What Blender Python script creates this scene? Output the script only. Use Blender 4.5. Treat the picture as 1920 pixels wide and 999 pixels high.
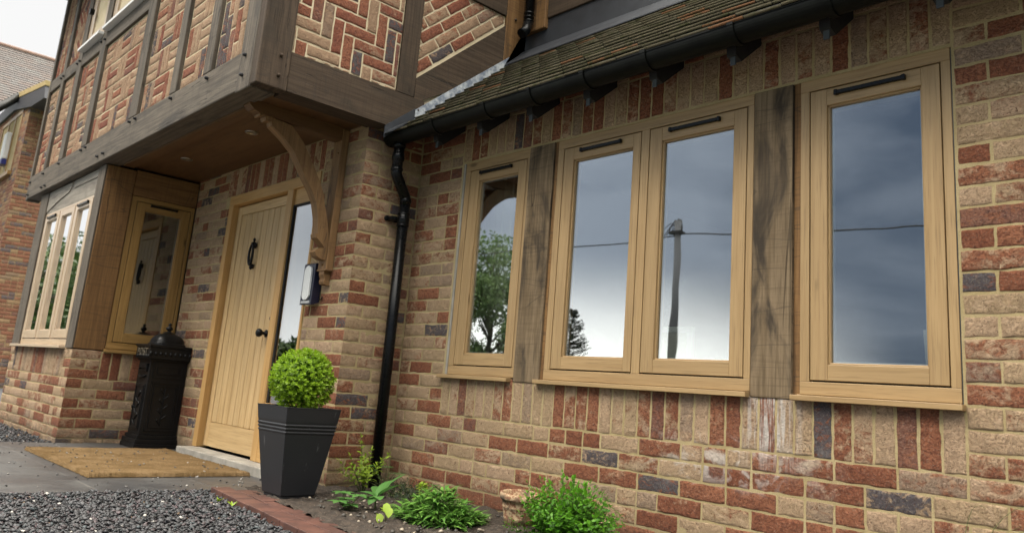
import bpy, math, random
import numpy as np
from mathutils import Vector, Matrix, noise
rnd = random.Random(7)
for o in list(bpy.data.objects): bpy.data.objects.remove(o)
SC = bpy.context.scene
COL = SC.collection

# ---------------------------------------------------------------- camera
cam = bpy.data.cameras.new('camera'); camo = bpy.data.objects.new('camera', cam); COL.objects.link(camo)
cam.sensor_fit = 'HORIZONTAL'; cam.sensor_width = 36; cam.lens = 36*1495.1/1920
cam.shift_y = -76.8/1920; cam.clip_end = 2000; cam.clip_start = 0.05
right = (0.6803791, 0.7285247, 0.0795994); down = (-0.0989043, 0.1988994, -0.9750164); fwd = (-0.7261557, 0.655508, 0.2073812)
m = Matrix.Identity(4)
for r in range(3):
    m[r][0] = right[r]; m[r][1] = -down[r]; m[r][2] = -fwd[r]
m[0][3], m[1][3], m[2][3] = 0, -2.95, 0.62
camo.matrix_world = m
cam.dof.use_dof = True; cam.dof.focus_distance = 3.6; cam.dof.aperture_fstop = 3.5
SC.camera = camo

# ---------------------------------------------------------------- world, sun
SUN_EL, SUN_AZ = math.radians(54), math.radians(-28)      # from the front left, behind thin cloud
sx, sy, sz = math.sin(SUN_AZ)*math.cos(SUN_EL), -math.cos(SUN_AZ)*math.cos(SUN_EL), math.sin(SUN_EL)
W = bpy.data.worlds.new("World"); SC.world = W; W.use_nodes = True
nt = W.node_tree; nt.nodes.clear()
def wn(t, **k):
    n = nt.nodes.new(t)
    for a, b in k.items(): setattr(n, a, b)
    return n
wo = wn('ShaderNodeOutputWorld'); bg = wn('ShaderNodeBackground'); bg.inputs[1].default_value = 0.1
sky = wn('ShaderNodeTexSky', sky_type='NISHITA', sun_disc=False, sun_elevation=SUN_EL, sun_rotation=math.atan2(sx, sy))
geo = wn('ShaderNodeTexCoord')
mp = wn('ShaderNodeMapping'); mp.inputs['Scale'].default_value = (1, 1, 2.6)
nz = wn('ShaderNodeTexNoise'); nz.inputs['Scale'].default_value = 2.4; nz.inputs['Detail'].default_value = 5; nz.inputs['Roughness'].default_value = .5; nz.inputs['Distortion'].default_value = .3
sep = wn('ShaderNodeSeparateXYZ')
L = nt.links.new
L(geo.outputs['Generated'], mp.inputs[0]); L(mp.outputs[0], nz.inputs['Vector']); L(geo.outputs['Generated'], sep.inputs[0])
cr = wn('ShaderNodeValToRGB')                       # cloud undersides: slate blue grey to white
e = cr.color_ramp.elements
e[0].position = .38; e[0].color = (.15, .205, .305, 1); e[1].position = .64; e[1].color = (.57, .65, .78, 1)
mr = wn('ShaderNodeMapRange', interpolation_type='SMOOTHSTEP'); mr.inputs['From Min'].default_value = .03; mr.inputs['From Max'].default_value = .19
mr.inputs['To Min'].default_value = 1; mr.inputs['To Max'].default_value = 0
L(sep.outputs['Z'], mr.inputs['Value'])
mx = wn('ShaderNodeMix', data_type='RGBA'); mx.inputs[7].default_value = (2.9, 2.9, 2.8, 1)
dh = wn('ShaderNodeVectorMath', operation='DOT_PRODUCT'); dh.inputs[1].default_value = (-.72, -.69, 0); L(geo.outputs['Generated'], dh.inputs[0])
mh = wn('ShaderNodeMapRange', interpolation_type='SMOOTHSTEP'); mh.inputs['From Min'].default_value = .90; mh.inputs['From Max'].default_value = .985; L(dh.outputs['Value'], mh.inputs['Value'])
mm = wn('ShaderNodeMath', operation='MULTIPLY'); L(mr.outputs[0], mm.inputs[0]); L(mh.outputs[0], mm.inputs[1])
L(mm.outputs[0], mx.inputs[0]); L(nz.outputs[0], cr.inputs[0]); L(cr.outputs[0], mx.inputs[6])
# brighter cloud to the left and behind the house
dt = wn('ShaderNodeVectorMath', operation='DOT_PRODUCT'); dt.inputs[1].default_value = (-.80, .32, .2)
L(geo.outputs['Generated'], dt.inputs[0])
mr2 = wn('ShaderNodeMapRange', interpolation_type='SMOOTHSTEP'); mr2.inputs['From Min'].default_value = .30; mr2.inputs['From Max'].default_value = .85
L(dt.outputs['Value'], mr2.inputs['Value'])
mx2 = wn('ShaderNodeMix', data_type='RGBA'); mx2.inputs[7].default_value = (.93, .925, .91, 1)
L(mr2.outputs[0], mx2.inputs[0]); L(mx.outputs[2], mx2.inputs[6])
# overhead the cloud is thinner
mr3 = wn('ShaderNodeMapRange', interpolation_type='SMOOTHSTEP'); mr3.inputs['From Min'].default_value = .42; mr3.inputs['From Max'].default_value = .8
L(sep.outputs['Z'], mr3.inputs['Value'])
mx4 = wn('ShaderNodeMix', data_type='RGBA'); mx4.inputs[7].default_value = (8.0, 7.6, 6.9, 1)
L(mr3.outputs[0], mx4.inputs[0]); L(mx2.outputs[2], mx4.inputs[6])
sc_ = wn('ShaderNodeVectorMath', operation='SCALE'); sc_.inputs['Scale'].default_value = 10.8
L(mx4.outputs[2], sc_.inputs[0])
mx3 = wn('ShaderNodeMix', data_type='RGBA'); mx3.inputs[0].default_value = .93
L(sky.outputs[0], mx3.inputs[6]); L(sc_.outputs[0], mx3.inputs[7])
L(mx3.outputs[2], bg.inputs[0]); L(bg.outputs[0], wo.inputs[0])
sl = bpy.data.lights.new('sun', 'SUN'); sl.energy = 1.5; sl.angle = math.radians(16); sl.color = (1, .92, .80)
so = bpy.data.objects.new('sun', sl); COL.objects.link(so)
so.rotation_euler = Vector((sx, sy, sz)).to_track_quat('Z', 'Y').to_euler()
vs = SC.view_settings; vs.view_transform = 'Standard'; vs.look = 'None'; vs.gamma = 1; vs.use_curve_mapping = False
vs.exposure = 0.0
SC.render.engine = 'CYCLES'
SC.cycles.max_bounces = 8; SC.cycles.transparent_max_bounces = 12

# ---------------------------------------------------------------- node helpers
class N:
    def __init__(s, name):
        s.m = bpy.data.materials.new(name); s.m.use_nodes = True
        s.t = s.m.node_tree; s.b = s.t.nodes['Principled BSDF']; s.out = s.t.nodes['Material Output']
    def n(s, t, ins=None, **k):
        x = s.t.nodes.new(t)
        for a, b in k.items(): setattr(x, a, b)
        for a, b in (ins or {}).items(): s.set(x.inputs[a], b)
        return x
    def set(s, inp, v):
        if isinstance(v, bpy.types.NodeSocket): s.t.links.new(v, inp)
        elif isinstance(v, bpy.types.Node): s.t.links.new(v.outputs[0], inp)
        else: inp.default_value = v
    def noise(s, vec, scale, detail=4, rough=.6, dist=0, out=0):
        return s.n('ShaderNodeTexNoise', {'Vector': vec, 'Scale': scale, 'Detail': detail, 'Roughness': rough, 'Distortion': dist}).outputs[out]
    def math(s, op, a, b=0, c=0, clamp=False):
        x = s.n('ShaderNodeMath', {0: a, 1: b, 2: c}, operation=op); x.use_clamp = clamp; return x.outputs[0]
    def ramp(s, f, a, b, smooth=True):
        return s.n('ShaderNodeMapRange', {'Value': f, 'From Min': a, 'From Max': b}, interpolation_type='SMOOTHSTEP' if smooth else 'LINEAR').outputs[0]
    def mix(s, f, a, b, mode='MIX'):
        x = s.n('ShaderNodeMix', {0: f, 6: c4(a), 7: c4(b)}, data_type='RGBA', blend_type=mode); return x.outputs[2]
    def map(s, vec, sc=(1, 1, 1), loc=(0, 0, 0)):
        return s.n('ShaderNodeMapping', {0: vec, 'Scale': sc, 'Location': loc}).outputs[0]
    def obj(s): return s.n('ShaderNodeTexCoord').outputs['Object']
    def uv(s): return s.n('ShaderNodeTexCoord').outputs['UV']
    def attr(s, name, out='Color'): return s.n('ShaderNodeAttribute', attribute_name=name).outputs[out]
    def bump(s, h, st=.5, d=.01, prev=None):
        ins = {'Height': h, 'Strength': st, 'Distance': d}
        if prev is not None: ins['Normal'] = prev
        return s.n('ShaderNodeBump', ins).outputs[0]
    def fin(s, col=None, rough=None, normal=None, **k):
        if col is not None: s.set(s.b.inputs['Base Color'], c4(col))
        if rough is not None: s.set(s.b.inputs['Roughness'], rough)
        if normal is not None: s.set(s.b.inputs['Normal'], normal)
        for a, b in k.items(): s.set(s.b.inputs[a.replace('_', ' ')], b)
        return s.m
def c4(c): return (*c, 1) if isinstance(c, tuple) and len(c) == 3 else c

def mat_brick(name, red, red2, buff, buff2, amp=1.0):
    s = N(name); a = s.attr('bcol'); sp = s.n('ShaderNodeSeparateColor', {0: a})
    off = s.attr('boff', 'Vector')
    v = s.n('ShaderNodeVectorMath', {0: s.obj(), 1: off}, operation='ADD').outputs[0]
    vs2 = s.map(v, (1, 1, 1.5))
    n0 = s.noise(vs2, 7, 4, .6, 1.5); n1 = s.noise(vs2, 20, 5, .62, 1.2); n2 = s.noise(v, 62, 6, .74, 1.6); n3 = s.noise(v, 190, 3, .7); n4 = s.noise(vs2, 30, 3, .5, 2.5)
    f = s.math('ADD', s.math('MULTIPLY', n0, .46), s.math('ADD', s.math('MULTIPLY', n1, .28), s.math('MULTIPLY', n2, .26)))
    f = s.math('ADD', f, s.math('MULTIPLY', s.math('SUBTRACT', sp.outputs[0], .5), .85))
    f = s.ramp(f, .43, .56)
    tone = sp.outputs[1]
    rc = s.mix(tone, red, red2); bc = s.mix(tone, buff, buff2)
    rc = s.mix(s.ramp(n4, .45, .7), rc, (red[0]*.6, red[1]*.55, red[2]*.62))
    bc = s.mix(s.math('MULTIPLY', s.ramp(n2, .46, .62), .65), bc, (buff2[0]*.72, buff2[1]*.64, buff2[2]*.60))
    bc = s.mix(s.math('MULTIPLY', s.ramp(n1, .50, .68), .6), bc, (buff2[0]*1.18, buff2[1]*1.22, buff2[2]*1.25))
    c = s.mix(f, rc, bc)
    dk = s.math('MULTIPLY', sp.outputs[2], s.ramp(n1, .34, .52))
    c = s.mix(dk, c, s.mix(n3, (.045, .042, .05), (.14, .125, .13)))
    c = s.mix(s.math('MULTIPLY', s.ramp(n2, .57, .68), .42), c, (.50, .41, .30))          # lime bloom
    cav = s.ramp(n2, .32, .45); c = s.mix(cav, tuple(x*.40 for x in red), c)
    ck = s.noise(s.map(v, (1, 1, 1.7)), 26, 5, .68, 3.0); ckl = s.ramp(s.math('ABSOLUTE', s.math('SUBTRACT', ck, .5)), .018, .004)
    c = s.mix(s.math('MULTIPLY', ckl, .5), c, tuple(x*.40 for x in red))
    c = s.mix(s.math('MULTIPLY', s.ramp(n3, .55, .75), .38), c, (.52, .44, .33))
    # white salts washed down the wall below the second oak post, soil splash at the foot
    ob = s.n('ShaderNodeSeparateXYZ', {0: s.obj()}); X_, Z_ = ob.outputs[0], ob.outputs[2]
    mx_ = s.ramp(s.math('ABSOLUTE', s.math('ADD', X_, 1.66)), .17, .04); mz_ = s.math('MULTIPLY', s.ramp(Z_, .34, .56), s.ramp(Z_, .74, .70))
    st = s.noise(s.map(s.obj(), (38, 1, 3)), 1, 4, .7); k_ = s.math('MULTIPLY', s.math('MULTIPLY', mx_, mz_), s.ramp(st, .42, .60))
    k2_ = s.math('MULTIPLY', s.math('MULTIPLY', s.ramp(s.math('ABSOLUTE', s.math('ADD', X_, 1.85)), .55, .1), s.math('MULTIPLY', s.ramp(Z_, .28, .40), s.ramp(Z_, .56, .46))), s.math('MULTIPLY', s.ramp(n0, .48, .62), .7))
    c = s.mix(s.math('MULTIPLY', s.math('MAXIMUM', k_, k2_), .95), c, (.68, .63, .57))
    c = s.mix(s.math('MULTIPLY', s.math('MULTIPLY', s.ramp(Z_, .20, .0), s.ramp(n0, .35, .6)), .6), c, (.09, .065, .042))
    c = s.mix(s.math('MULTIPLY', s.ramp(n3, .2, .9), .14), c, (.12, .08, .05))
    h = s.math('ADD', s.math('MULTIPLY', n2, 1.0), s.math('MULTIPLY', n3, .35))
    nrm = s.bump(s.math('SUBTRACT', h, s.math('MULTIPLY', ckl, .5)), 1.0*amp, .009)
    nrm = s.bump(s.noise(v, 22, 4, .7, 2.5), .6*amp, .008, nrm)
    return s.fin(c, .88, nrm, Specular_IOR_Level=.3)
def mat_mortar(name, c1, c2):
    s = N(name); v = s.obj(); n1 = s.noise(v, 5, 4); n2 = s.noise(v, 260, 4, .8); n3 = s.noise(v, 40, 4, .7)
    c = s.mix(s.ramp(n1, .35, .65), c1, c2); c = s.mix(s.ramp(n2, .45, .75), c, tuple(x*.6 for x in c1)); zz = s.n('ShaderNodeSeparateXYZ', {0: v}).outputs[2]; c = s.mix(s.math('MULTIPLY', s.ramp(zz, .22, .0), .6), c, (.09, .065, .042))
    return s.fin(c, .95, s.bump(n3, .5, .006, s.bump(n2, .6, .003)), Specular_IOR_Level=.2)
def mat_wood(name, c1, c2, grain=60, rough=.6, crack=0., blotch=None, bl=(.45, .65), spec=.4, bump=.25, saw=0., knots=False):
    s = N(name); uv = s.uv()
    a = s.map(uv, (1.6, grain, 1)); b = s.map(uv, (5, grain*3.2, 1)); n1 = s.noise(a, 1, 5, .6, .8); n2 = s.noise(b, 1, 3, .6)
    n3 = s.noise(s.map(uv, (2.2, 7, 1)), 1, 4, .6, .6)
    c = s.mix(s.ramp(n1, .3, .7), c1, c2)
    c = s.mix(s.math('MULTIPLY', s.ramp(n2, .50, .70), .5), c, tuple(x*.5 for x in c1)); n9 = s.noise(s.map(uv, (.8, 3, 1)), 1, 3); c = s.mix(s.math('MULTIPLY', s.ramp(n9, .4, .65), .3), c, tuple(x*.6 for x in c2))
    if blotch: c = s.mix(s.math('MULTIPLY', s.ramp(n3, *bl), .9), c, blotch)
    if knots:
        kn = s.n('ShaderNodeTexVoronoi', {'Vector': s.map(uv, (2.2, 6.0, 1)), 'Scale': 1.0}).outputs['Distance']
        c = s.mix(s.ramp(kn, .11, .03), c, tuple(x*.45 for x in c1))
    h = s.math('ADD', s.math('MULTIPLY', n1, .6), s.math('MULTIPLY', n2, .4))
    nrm = s.bump(h, bump, .004)
    if crack:
        n4 = s.noise(s.map(uv, (.7, grain*.35, 1)), 1, 3, .5, 1.2)
        k = s.ramp(s.math('ABSOLUTE', s.math('SUBTRACT', n4, .5)), .012, .003)
        msk = s.ramp(s.noise(s.map(uv, (1.3, 4, 1)), 1, 2), .5, .6)
        k = s.math('MULTIPLY', s.math('MULTIPLY', k, crack), msk)
        c = s.mix(k, c, (.02, .015, .01)); nrm = s.bump(s.math('SUBTRACT', 1, k), .8, .006, nrm)
    if saw:
        n5 = s.noise(s.map(uv, (95, 3, 1)), 1, 2, .5, .4); n6 = s.noise(s.map(uv, (9, 1.1, 1)), 1, 2, .4, .2)
        k2 = s.ramp(s.math('ABSOLUTE', s.math('SUBTRACT', n6, .5)), .010, .002)
        c = s.mix(s.math('MULTIPLY', s.ramp(n5, .45, .8), saw*.45), c, tuple(x*.5 for x in c1))
        c = s.mix(s.math('MULTIPLY', k2, saw*.5), c, (.03, .025, .02))
        nrm = s.bump(n5, .35*saw, .003, nrm)
    return s.fin(c, rough, nrm, Specular_IOR_Level=spec)
def mat_plain(name, col, rough=.5, bump=0, bs=100, var=.15, metal=0, spec=.5, c2=None, ns=6):
    s = N(name); v = s.obj(); n1 = s.noise(v, ns, 4)
    c = s.mix(s.ramp(n1, .35, .68), col, c2 or tuple(x*(1-var) for x in col))
    nr = s.bump(s.noise(v, bs, 3), bump, .002) if bump else None
    r = s.math('ADD', s.math('MULTIPLY', s.noise(v, ns*3, 3), .25), rough-.12)
    return s.fin(c, r, nr, Metallic=metal, Specular_IOR_Level=spec)
def mat_glass(name, tint=(.86, .9, .88), k=5.4, base=.03):
    s = N(name); bf = s.n('ShaderNodeNewGeometry').outputs['Backfacing']; fr = s.n('ShaderNodeFresnel', {'IOR': s.math('ADD', s.math('MULTIPLY', bf, 1/1.5-1.5), 1.5)}); f = s.math('ADD', s.math('MULTIPLY', fr.outputs[0], k), base, clamp=True)
    nb = s.bump(s.noise(s.obj(), 1.6, 2), .025, .05)
    g = s.n('ShaderNodeBsdfGlossy', {'Color': (1, 1, 1, 1), 'Roughness': 0.0, 'Normal': nb}); t = s.n('ShaderNodeBsdfTransparent', {'Color': c4(tint)})
    mxs = s.n('ShaderNodeMixShader', {0: f, 1: t.outputs[0], 2: g.outputs[0]}); s.t.links.new(mxs.outputs[0], s.out.inputs[0]); return s.m
def mat_leaf(name, c1, c2, rough=.5, trans=.25):
    s = N(name); a = s.attr('lcol'); sp = s.n('ShaderNodeSeparateColor', {0: a})
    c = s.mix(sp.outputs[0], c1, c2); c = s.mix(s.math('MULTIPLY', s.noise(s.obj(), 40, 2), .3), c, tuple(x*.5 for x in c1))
    s.fin(c, rough, Specular_IOR_Level=.35)
    tr = s.n('ShaderNodeBsdfTranslucent', {'Color': c}); mxs = s.n('ShaderNodeMixShader', {0: trans, 1: s.b.outputs[0], 2: tr.outputs[0]})
    s.t.links.new(mxs.outputs[0], s.out.inputs[0]); return s.m

MB_RED, MB_RED2 = (.25, .085, .042), (.36, .145, .075)
BRICK = mat_brick('brick_multi', MB_RED, MB_RED2, (.46, .335, .195), (.52, .365, .235))
BRICKP = mat_brick('brick_panel', (.28, .085, .05), (.40, .16, .085), (.42, .28, .175), (.48, .32, .20))
BRICKN = mat_brick('brick_far', (.20, .08, .045), (.28, .12, .065), (.28, .18, .095), (.32, .21, .11), .5)
MORTAR = mat_mortar('mortar_buff', (.33, .26, .13), (.40, .32, .175))
MORTARP = mat_mortar('mortar_cream', (.56, .47, .31), (.64, .55, .38))
FRAME = mat_wood('light_oak_frame', (.30, .195, .088), (.375, .255, .122), 40, .42, bump=.15, knots=True)
FRAMESIDE = mat_wood('golden_oak_frame', (.25, .145, .042), (.33, .20, .068), 45, .4, bump=.12, knots=True)
DOORW = mat_wood('oak_door', (.45, .30, .135), (.57, .405, .205), 34, .45, bump=.2)
DOORF = mat_wood('oak_door_frame', (.42, .24, .08), (.50, .31, .12), 40, .45, bump=.2)
POST = mat_wood('sawn_oak_post', (.12, .085, .048), (.21, .155, .095), 30, .8, .6, (.028, .023, .018), (.44, .66), .2, .8, .7)
POSTB = mat_wood('brown_oak_post', (.13, .068, .027), (.22, .12, .045), 35, .7, .6, (.05, .035, .02), (.58, .8), .25, .5, .8)
BEAM = mat_wood('weathered_oak_beam', (.066, .053, .039), (.145, .12, .09), 45, .7, 1., (.045, .038, .03), (.5, .72), .3, .6, .5)
BEAML = mat_wood('silvered_oak_board', (.19, .165, .13), (.30, .27, .22), 45, .6, .6, (.12, .10, .08), (.5, .72), .4, .4, .3)
BEAMB = mat_wood('stained_oak_beam', (.044, .029, .018), (.085, .059, .038), 45, .75, 1., (.04, .03, .02), (.5, .7), .25, .6, .6)
SOFFIT = mat_wood('soffit_board', (.095, .045, .014), (.12, .06, .02), 12, .6, bump=.05)
BRACK = mat_wood('oak_bracket', (.15, .082, .034), (.25, .145, .062), 30, .6, .7, (.10, .065, .035), (.6, .85), .3, .4, .3)
BLACK = mat_plain('black_plastic', (.004, .0045, .005), .28, .05, 300, .3, spec=.22)
GUTTER = mat_plain('black_gutter', (.004, .0045, .004), .42, .1, 400, .3, c2=(.007, .008, .0065), ns=14, spec=.12)
BLACKW = mat_plain('black_timber', (.012, .012, .013), .7, .3, 60, .3)
IRON = mat_plain('cast_iron_paint', (.008, .008, .008), .38, .35, 90, .3, spec=.2)
LEAD = mat_plain('dark_lead', (.045, .05, .058), .5, .1, 40, .3, .3)
LEADM = mat_plain('mottled_lead', (.16, .19, .24), .5, .1, 40, .3, c2=(.52, .55, .56), ns=22)
CLIP = mat_plain('grey_clip', (.05, .06, .068), .6)
WHITE = mat_plain('white_paint', (.75, .75, .73), .4, var=.04)
CREAM = mat_plain('cream_plaster', (.48, .44, .36), .8, var=.06)
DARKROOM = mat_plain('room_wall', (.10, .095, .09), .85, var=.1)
GASKET = mat_plain('dark_gap', (.012, .010, .008), .8)
NAVY = mat_plain('navy_plastic', (.008, .010, .028), .38)
CONC = mat_plain('pale_concrete', (.30, .28, .24), .85, .5, 60, .3, ns=9)
GLASS = mat_glass('window_glass'); GLASSH = mat_glass('hall_glass', (.55, .6, .6), 3.4, .05); GLASSS = mat_glass('side_glass', (.7, .72, .68), 3.4, .07)

# ---------------------------------------------------------------- mesh builder
class MB:
    def __init__(s): s.v = []; s.f = []; s.uv = []; s.mi = []; s.sm = []
    def face(s, pts, uvs=None, mi=0, sm=False):
        i = len(s.v); s.v += [tuple(p) for p in pts]; s.f.append(tuple(range(i, i+len(pts))))
        s.uv.append(uvs or [(0, 0)]*len(pts)); s.mi.append(mi); s.sm.append(sm)
    def add(s, vs, fs, uvf=None, mi=0, sm=False):
        i = len(s.v); s.v += [tuple(p) for p in vs]
        for f in fs:
            s.f.append(tuple(i+k for k in f)); s.mi.append(mi); s.sm.append(sm)
            s.uv.append([uvf(vs[k]) for k in f] if uvf else [(0, 0)]*len(f))
    def box(s, a, b, mi=0, axis=None, M=None, off=None):
        lo = [min(a[i], b[i]) for i in range(3)]; hi = [max(a[i], b[i]) for i in range(3)]
        d = [hi[i]-lo[i] for i in range(3)]
        ax = axis if axis is not None else d.index(max(d))
        ou, ov = off or (rnd.random()*50, rnd.random()*50)
        P = [(lo[0] if not k & 1 else hi[0], lo[1] if not k & 2 else hi[1], lo[2] if not k & 4 else hi[2]) for k in range(8)]
        F = [(0, 4, 6, 2), (1, 3, 7, 5), (0, 1, 5, 4), (2, 6, 7, 3), (0, 2, 3, 1), (4, 5, 7, 6)]
        i = len(s.v)
        s.v += [tuple(M @ Vector(p)) if M is not None else p for p in P]
        for k, f in enumerate(F):
            nrm = k//2; others = [q for q in range(3) if q != nrm]
            ua = ax if ax in others else others[0]; va = [q for q in others if q != ua][0]
            s.f.append(tuple(i+q for q in f)); s.mi.append(mi); s.sm.append(False)
            s.uv.append([(P[q][ua]+ou, P[q][va]+ov+nrm*.37) for q in f])
    def prism(s, poly, axis, a, b, mi=0, long=0, sm=False):
        """poly: 2D points in the two axes other than `axis` (in order), extruded a..b"""
        oth = [q for q in range(3) if q != axis]; n = len(poly); ou, ov = rnd.random()*50, rnd.random()*50
        def P(p, w):
            r = [0, 0, 0]; r[oth[0]] = p[0]; r[oth[1]] = p[1]; r[axis] = w; return tuple(r)
        va = [P(p, a) for p in poly]; vb = [P(p, b) for p in poly]
        uv = lambda p: (p[0]+ou, p[1]+ov) if long == 0 else (p[1]+ou, p[0]+ov)
        s.face(va, [uv(p) for p in poly], mi); s.face(vb[::-1], [uv(p) for p in poly[::-1]], mi)
        acc = 0
        for k in range(n):
            q = (k+1) % n; l = math.dist(poly[k], poly[q])
            s.face([va[q], va[k], vb[k], vb[q]], [(acc+l+ou, ov), (acc+ou, ov), (acc+ou, b-a+ov), (acc+l+ou, b-a+ov)], mi, sm); acc += l
    def tube(s, pts, r, n=12, mi=0, cap=True, sm=True):
        pts = [Vector(p) for p in pts]; rings = []; base = len(s.v); prev = None
        for k, p in enumerate(pts):
            t = (pts[min(k+1, len(pts)-1)]-pts[max(k-1, 0)]).normalized()
            x = (prev - t*prev.dot(t)) if prev is not None else t.orthogonal()
            if x.length < 1e-6: x = t.orthogonal()
            x.normalize(); prev = x; y = t.cross(x); rr = r[k] if isinstance(r, (list, tuple)) else r
            for j in range(n):
                a = 2*math.pi*j/n; s.v.append(tuple(p+(x*math.cos(a)+y*math.sin(a))*rr))
        for k in range(len(pts)-1):
            for j in range(n):
                q = (j+1) % n; s.f.append((base+k*n+j, base+k*n+q, base+(k+1)*n+q, base+(k+1)*n+j)); s.mi.append(mi); s.sm.append(sm)
                s.uv.append([(k*.1, j/n*.1), (k*.1, (j+1)/n*.1), (k*.1+.1, (j+1)/n*.1), (k*.1+.1, j/n*.1)])
        if cap:
            for st, rev in ((base, True), (base+(len(pts)-1)*n, False)):
                f = tuple(range(st, st+n)); s.f.append(f[::-1] if rev else f); s.mi.append(mi); s.sm.append(False); s.uv.append([(0, 0)]*n)
    def lathe(s, prof, c, n=24, mi=0, sm=True, M=None):
        """prof: (radius, z) list"""
        base = len(s.v)
        for r, z in prof:
            for j in range(n):
                a = 2*math.pi*j/n; p = Vector((r*math.cos(a), r*math.sin(a), z))
                if M is not None: p = M @ p
                s.v.append((c[0]+p[0], c[1]+p[1], c[2]+p[2]))
        for k in range(len(prof)-1):
            for j in range(n):
                q = (j+1) % n; s.f.append((base+k*n+j, base+k*n+q, base+(k+1)*n+q, base+(k+1)*n+j)); s.mi.append(mi); s.sm.append(sm); s.uv.append([(0, 0)]*4)
    def build(s, name, mats, parent=None, bevel=0, seg=2, origin=None):
        me = bpy.data.meshes.new(name)
        o3 = origin or (0, 0, 0)
        me.from_pydata([(v[0]-o3[0], v[1]-o3[1], v[2]-o3[2]) for v in s.v], [], s.f)
        ul = me.uv_layers.new(name='UVMap'); flat = [c for f in s.uv for t in f for c in t]; ul.data.foreach_set('uv', flat)
        for m_ in (mats if isinstance(mats, (list, tuple)) else [mats]): me.materials.append(m_)
        me.polygons.foreach_set('material_index', s.mi); me.polygons.foreach_set('use_smooth', s.sm); me.update()
        o = bpy.data.objects.new(name, me); COL.objects.link(o); o.location = o3
        if parent is not None:
            o.parent = parent; o.location = tuple(o3[i]-parent.matrix_local.translation[i] for i in range(3)) if parent.parent is None else o3
            o.matrix_parent_inverse = Matrix.Identity(4)
        if bevel:
            bm = o.modifiers.new('bevel', 'BEVEL'); bm.width = bevel; bm.segments = seg; bm.limit_method = 'ANGLE'; bm.angle_limit = math.radians(35)
        return o
def tag(o, label=None, cat=None, group=None, kind=None):
    for k, v in (('label', label), ('category', cat), ('group', group), ('kind', kind)):
        if v: o[k] = v
    return o
def empty(name, loc, label=None, cat=None, group=None):
    o = bpy.data.objects.new(name, None); COL.objects.link(o); o.location = loc; o.empty_display_size = .1
    bpy.context.view_layer.update()
    return tag(o, label, cat, group)
def npmesh(name, V, F, mats, parent=None, smooth=False, col=None, cname='lcol', off=None, mi=None):
    """fast mesh from numpy arrays of equal-size faces"""
    me = bpy.data.meshes.new(name); V = np.asarray(V, dtype=np.float32); F = np.asarray(F, dtype=np.int32); k = F.shape[1]
    me.vertices.add(len(V)); me.vertices.foreach_set('co', V.ravel())
    me.loops.add(F.size); me.loops.foreach_set('vertex_index', F.ravel())
    me.polygons.add(len(F)); me.polygons.foreach_set('loop_start', np.arange(0, F.size, k, dtype=np.int32))
    me.update(calc_edges=True)
    if smooth: me.polygons.foreach_set('use_smooth', np.ones(len(F), dtype=bool))
    for m_ in (mats if isinstance(mats, (list, tuple)) else [mats]): me.materials.append(m_)
    if mi is not None: me.polygons.foreach_set('material_index', np.asarray(mi, dtype=np.int32))
    if col is not None:
        a = me.attributes.new(cname, 'FLOAT_COLOR', 'POINT'); c = np.ones((len(V), 4), dtype=np.float32); c[:, :3] = col; a.data.foreach_set('color', c.ravel())
    if off is not None:
        a = me.attributes.new('boff', 'FLOAT_VECTOR', 'POINT'); a.data.foreach_set('vector', np.asarray(off, dtype=np.float32).ravel())
    me.validate(); o = bpy.data.objects.new(name, me); COL.objects.link(o)
    if parent is not None: o.parent = parent; o.location = tuple(-x for x in parent.matrix_local.translation) if parent.parent is None else (0, 0, 0)
    return o

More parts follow.
